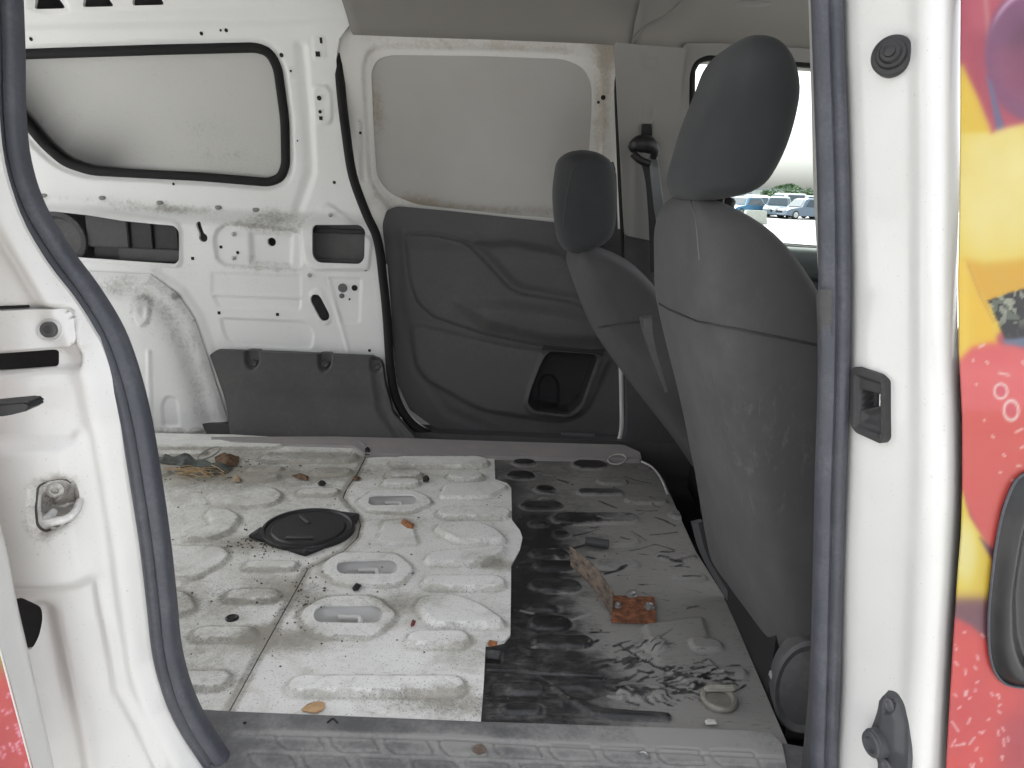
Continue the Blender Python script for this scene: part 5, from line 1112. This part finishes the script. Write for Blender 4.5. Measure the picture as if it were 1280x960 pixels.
# long low pale building behind the lot, trees in front, wooded mound behind
BY = 118.0
bld = empty('low_building', (34, BY, 0), 'long low pale building behind the parked cars', 'building')
WALLB = plain('pale_wall', (0.55, 0.58, 0.57), 0.8); WIND = plain('dim_window', (0.30, 0.36, 0.38), 0.3); ROOFB = plain('grey_roof', (0.22, 0.26, 0.26), 0.7)
def bpart(name, lo, hi, mat, bev=0.0):
    m_ = box(name, [lo[0] - 34, lo[1] - BY, lo[2]], [hi[0] - 34, hi[1] - BY, hi[2]], mat, None, bev); m_.parent = bld; return m_
h_ = onY(990, 239, BY)[2]
bpart('wall', (14, BY, GZ), (78, BY + 9, h_), WALLB); bpart('roof', (13.5, BY - .6, h_ + .002), (78.5, BY + 9.5, h_ + .22), ROOFB)
for k in range(19):
    x = 15.2 + 3.1 * k; w_ = bpart('window', (x, BY - .06, .95), (x + 1.3, BY - .003, h_ - .45), WIND)
    for xx in (x + .62,):
        z_ = bpart('mullion', (xx, BY - .10, .95), (xx + .08, BY - .062, h_ - .45), WALLB); z_.parent = w_
for k in range(20):
    bpart('pilaster', (14.2 + 3.1 * k, BY - .12, GZ), (14.45 + 3.1 * k, BY - .004, h_ - .003), WALLB)
def leaf_mat(name, a, b):
    t = NT(name); n = t.noise(1.1, 3, .6); return t.fin(t.mix(t.ramp(n, .35, .65), a, b), .7)
LEAF = leaf_mat('leaf_green', (0.05, 0.10, 0.045), (0.11, 0.17, 0.08)); BARK = plain('bark', (0.10, 0.08, 0.06), .9)
def tree(name, loc, h, r, label, nleaf=1600, ls=.13, zr=.6, trunk=True, seed=1):
    rg = np.random.default_rng(seed); o = empty(name, loc, label, 'tree', 'trees before the low building')
    V = []; F = []; cl = [(rg.normal(0, r * .45), rg.normal(0, r * .45), h * zr + rg.normal(0, h * .16)) for _ in range(14)]
    for i in range(nleaf):
        c = cl[rg.integers(len(cl))]; p = np.array(c) + rg.normal(0, r * .22, 3); p[2] = max(.15, p[2])
        a, b = rg.normal(0, 1, 3), rg.normal(0, 1, 3); a /= np.linalg.norm(a); b -= a * b.dot(a); b /= np.linalg.norm(b); s = ls * rg.uniform(.7, 1.4); k = len(V)
        V += [p - a * s, p + b * s * .5, p + a * s, p - b * s * .5]; F.append((k, k + 1, k + 2, k + 3))
    q = obj('crown', V, F, LEAF, None, smooth=False); q.parent = o
    q = tube('trunk', [(0, 0, 0), (.04, 0, h * .3), (0, .05, h * .7)], circ(.11, 8), BARK, None, scale=lambda t: 1 - .7 * t); q.parent = o
    for k in range(4):
        c = cl[k]; b_ = tube('limb', [(0, .02, h * .35), (c[0] * .5, c[1] * .5, (h * .35 + c[2]) / 2), tuple(c)], circ(.05, 6), BARK, None, scale=lambda t: 1 - .7 * t); b_.parent = o
    return o
for i, (px, w_) in enumerate([(971, 1.0), (989, 1.5), (1011, 1.3), (957, .8), (1030, 1.2)]):
    y = 98 + 1.5 * i; x = onY(px, 245, y)[0]
    tree('street_tree', (x, y, GZ), 1.95 + .12 * (i % 3), w_, ['narrow green tree left of the round tree by the building', 'broad round green tree before the middle of the building', 'green tree right of the round tree, near the door pillar', 'small green tree beside the headrest', 'green tree hidden behind the near door pillar'][i], seed=i + 1, ls=.12)
# wooded mound
mx_ = onY(984, 240, 260)[0]; V = []; F = []; rg = np.random.default_rng(4); H_ = onY(984, 229, 260)[2]
for i in range(9000):
    u, v_ = rg.uniform(-1, 1), rg.uniform(-1, 1); hh = H_ * max(0.0, 1 - abs(u) ** 2.2) * (1 - .3 * v_ * v_) * (.85 + .15 * math.sin(u * 9 + v_ * 3)); z = hh * rg.uniform(.25, 1) ** .5
    p = np.array([mx_ + u * 6.5, 260 + v_ * 5, z]); a, b = rg.normal(0, 1, 3), rg.normal(0, 1, 3); a /= np.linalg.norm(a); b -= a * b.dot(a); b /= np.linalg.norm(b); k = len(V); s = .38
    V += [p - a * s, p + b * s * .6, p + a * s, p - b * s * .6]; F.append((k, k + 1, k + 2, k + 3))
tag(obj('wooded_mound', V, F, LEAF, None, smooth=False), 'far wooded mound rising over the building roof', None, None, 'stuff')
# far-lot haze is mixed into the parked car colours
# ================================================================== LOOSE THINGS ON THE VAN FLOOR
def fpt(px, py, h=0.0): return np.array([*floor_s.uv(px, py), FZ + h])
def crumple(name, poly, h, mat, label, cat, seed=0, z0=.004, cell=.006, folds=6):
    rg = np.random.default_rng(seed); P = np.array([fpt(*p)[:2] for p in poly]); P = fillet(P, .008); ph = rg.uniform(0, 6, folds); kx = rg.normal(0, 90, folds); ky = rg.normal(0, 90, folds); c0 = P.mean(0)
    sf = Surf((0, 0, FZ + z0), X3, Y3)
    def ex(x, y, hh, dv):
        e = np.clip(-psdf(x, y, P) / .02, 0, 1); w_ = sum(np.sin(kx[i] * (x - c0[0]) + ky[i] * (y - c0[1]) + ph[i]) for i in range(folds)) / folds
        return hh + e * h * (.5 + w_), dv
    o = sheet(name, sf, None, cell, mat, None, uvout=P, thick=.0015, extra=ex); tag(o, label, cat); return o
RAG = plain('grey_green_cloth', (0.085, 0.095, 0.085), .95, 0, .4, 60); STRAW = plain('dry_leaf', (0.36, 0.25, 0.13), .8, 0, .4, 80); BROWN = plain('brown_leaf', (0.13, 0.075, 0.04), .8, 0, .4, 80)
crumple('rag', [(196, 573), (245, 576), (256, 581), (292, 586), (286, 592), (262, 595), (248, 588), (236, 586), (220, 590), (222, 582), (200, 580)], .030, RAG, 'crumpled grey green rag at the back of the floor', 'rag', 1, .004, .004, 12)
V = []; F = []; rg = np.random.default_rng(8)
for k in range(46):                 # a few dozen dry stalks in one tangled scrap
    c = fpt(rg.normal(246, 17), rg.normal(595, 2.6), .006 + rg.uniform(0, .014)); an = rg.normal(0, .5); L_ = rg.uniform(.02, .07); d = np.array([math.cos(an), math.sin(an), rg.normal(0, .12)]); e = np.array([-d[1], d[0], 0]) * .0016; b0 = len(V)
    for t_ in (-.5, 0, .5):
        m_ = c + d * L_ * t_ + np.array([0, 0, .004 * (1 - abs(t_) * 2)]); V += [m_ - e, m_ + e, m_ + np.array([0, 0, .002])]
    for a_ in (0, 3): F += [(b0 + a_ + i_, b0 + a_ + (i_ + 1) % 3, b0 + a_ + 3 + (i_ + 1) % 3, b0 + a_ + 3 + i_) for i_ in range(3)]
tag(put('dry_plant_scrap', mesh('dry_plant_scrap', V, F, False), STRAW), 'tangle of dry straw coloured stalks lying before the rag', 'plant scrap')
crumple('leaf_litter', [(268, 574), (280, 569), (300, 574), (296, 584), (280, 586), (270, 582)], .02, BROWN, 'dry brown leaf clump behind the wire loop', 'leaves', 3, .008, .004, 12)
def loop3(name, c, rx, ry, r, mat, label, cat, tilt=.5, n=20, turns=1.0, h=.03):
    P = [c + np.array([rx * math.cos(t), ry * math.sin(t), h * (0.5 + .5 * math.sin(t + 1)) * tilt]) for t in np.linspace(0, 2 * math.pi * turns, n)]
    o = tube(name, P, circ(r, 6), mat, None, up=Z3, smooth_n=3); return tag(o, label, cat)
loop3('wire_loop', fpt(262, 574, .006), .035, .03, .0025, plain('grey_wire', (0.25, 0.24, 0.22), .5), 'loop of grey wire on the rag', 'wire', 1.0, turns=1.4)
loop3('wire_ring', fpt(440, 571, .005), .012, .020, .002, plain('pale_wire', (0.5, 0.5, 0.47), .4), 'small pale wire ring by the far sill', 'ring', .6)
loop3('string_loop', fpt(771, 578, .004), .030, .035, .003, plain('pale_string', (0.45, 0.43, 0.40), .8), 'loop of pale string by the front end of the far sill', 'string', .5, turns=1.1)
def chip(name, pts, h, mat, label, cat, z=.004, sf=None):
    P = [np.array([*(sf or floor_s).uv(*p), FZ + z]) for p in pts]
    rg = np.random.default_rng(len(label)); bm = bmesh.new(); n = len(P); c = sum(P) / n; a = [bm.verts.new(p) for p in P]; b = [bm.verts.new(c + (p - c) * .6 + np.array([0, 0, h * rg.uniform(.3, .8)])) for p in P]
    bm.faces.new(a[::-1]); t_ = bm.verts.new(c + np.array([0, 0, h * .6]))
    for i in range(n): bm.faces.new((a[i], a[(i + 1) % n], b[(i + 1) % n], b[i])); bm.faces.new((b[i], b[(i + 1) % n], t_))
    return tag(bmobj(name, bm, mat, None, sharp=RAD(20)), label, cat)
ORANGE = plain('orange_bark', (0.32, 0.13, 0.05), .8, 0, .4, 120); BLK = plain('black_crumb', (0.02, 0.02, 0.018), .8); RED = plain('red_leaf', (0.16, 0.03, 0.025), .6)
chip('bark_chip', [(501, 656), (503, 651), (511, 654), (518, 657), (516, 663), (509, 662)], .010, ORANGE, 'orange brown bark chip between the ribs of the white floor', 'chip')
chip('brown_leaf', [(364, 596), (375, 594), (386, 597), (385, 602), (376, 601)], .012, BROWN, 'curled brown leaf near the far end of the white floor', 'leaf')
chip('rust_flake', [(441, 598), (447, 596), (452, 599), (448, 602), (442, 602)], .008, BROWN, 'small brown flake on the seam of the white floor', 'flake')
chip('nut_shell', [(291, 600), (296, 596), (302, 600), (300, 604), (293, 604)], .014, plain('tan_shell', (0.30, 0.22, 0.14), .7), 'small tan shell beside a short rib', 'shell')
chip('black_crumb', [(397, 606), (402, 603), (408, 606), (405, 609), (399, 609)], .012, BLK, 'black crumb behind the round black cover', 'crumb')
chip('rubber_grommet', [(455, 566), (460, 561), (465, 565), (462, 570), (456, 570)], .016, BLK, 'black rubber grommet against the far sill', 'grommet')
chip('dark_pebble', [(528, 599), (533, 596), (537, 600), (535, 604), (529, 604)], .014, BLK, 'dark pebble right of two short ribs', 'pebble')
chip('black_chip', [(440, 737), (446, 731), (452, 733), (448, 740), (442, 741)], .008, BLK, 'black angular chip between two tie down pockets', 'chip')
chip('red_leaf', [(513, 783), (516, 777), (520, 778), (518, 784), (514, 786)], .008, RED, 'tiny dark red leaf beside a white rib', 'leaf')
crumple('tape_scrap', [(375, 891), (385, 882), (400, 879), (408, 882), (404, 890), (396, 894)], .003, plain('tan_tape', (0.46, 0.29, 0.15), .7), 'tan scrap of tape at the near edge of the white floor', 'tape', 5, .005)
chip('rust_scrap', [(609, 806), (612, 802), (622, 804), (621, 809), (611, 811)], .004, ORANGE, 'rusty scrap at the step in the white floor edge', 'scrap')
chip('paper_scrap', [(880, 906), (884, 903), (894, 904), (896, 910), (882, 911)], .004, plain('dusty_paper', (0.45, 0.44, 0.40), .8), 'dusty paper scrap below the round floor cap', 'paper', .003, black_s)
# loose grit, too much to count
V = []; F = []; rg = np.random.default_rng(11)
for i in range(520):
    k = i % 5
    if k == 0: c = fpt(rg.normal(375, 30), rg.normal(745, 30))
    elif k == 1: c = fpt(rg.normal(260, 45), rg.normal(588, 9))
    elif k == 2: c = fpt(rg.normal(320, 22), rg.normal(680, 8))
    else: c = np.array([rg.uniform(-1.0, .3), rg.uniform(1.15, 2.35), FZ])
    r = rg.uniform(.0012, .0032); b0 = len(V); c[2] = FZ + .002; an = rg.uniform(0, 6)
    V += [c + r * np.array([math.cos(an + t) * rg.uniform(.7, 1.6), math.sin(an + t), 0]) for t in (0, 1.57, 3.14, 4.71)] + [c + np.array([0, 0, r * 1.2])]
    F += [(b0, b0 + 1, b0 + 4), (b0 + 1, b0 + 2, b0 + 4), (b0 + 2, b0 + 3, b0 + 4), (b0 + 3, b0, b0 + 4)]
tag(put('floor_grit', mesh('floor_grit', V, F, False), plain('grit', (0.08, 0.065, 0.045), .9)), 'scattered grit and crumbs on the van floor', None, None, 'stuff')
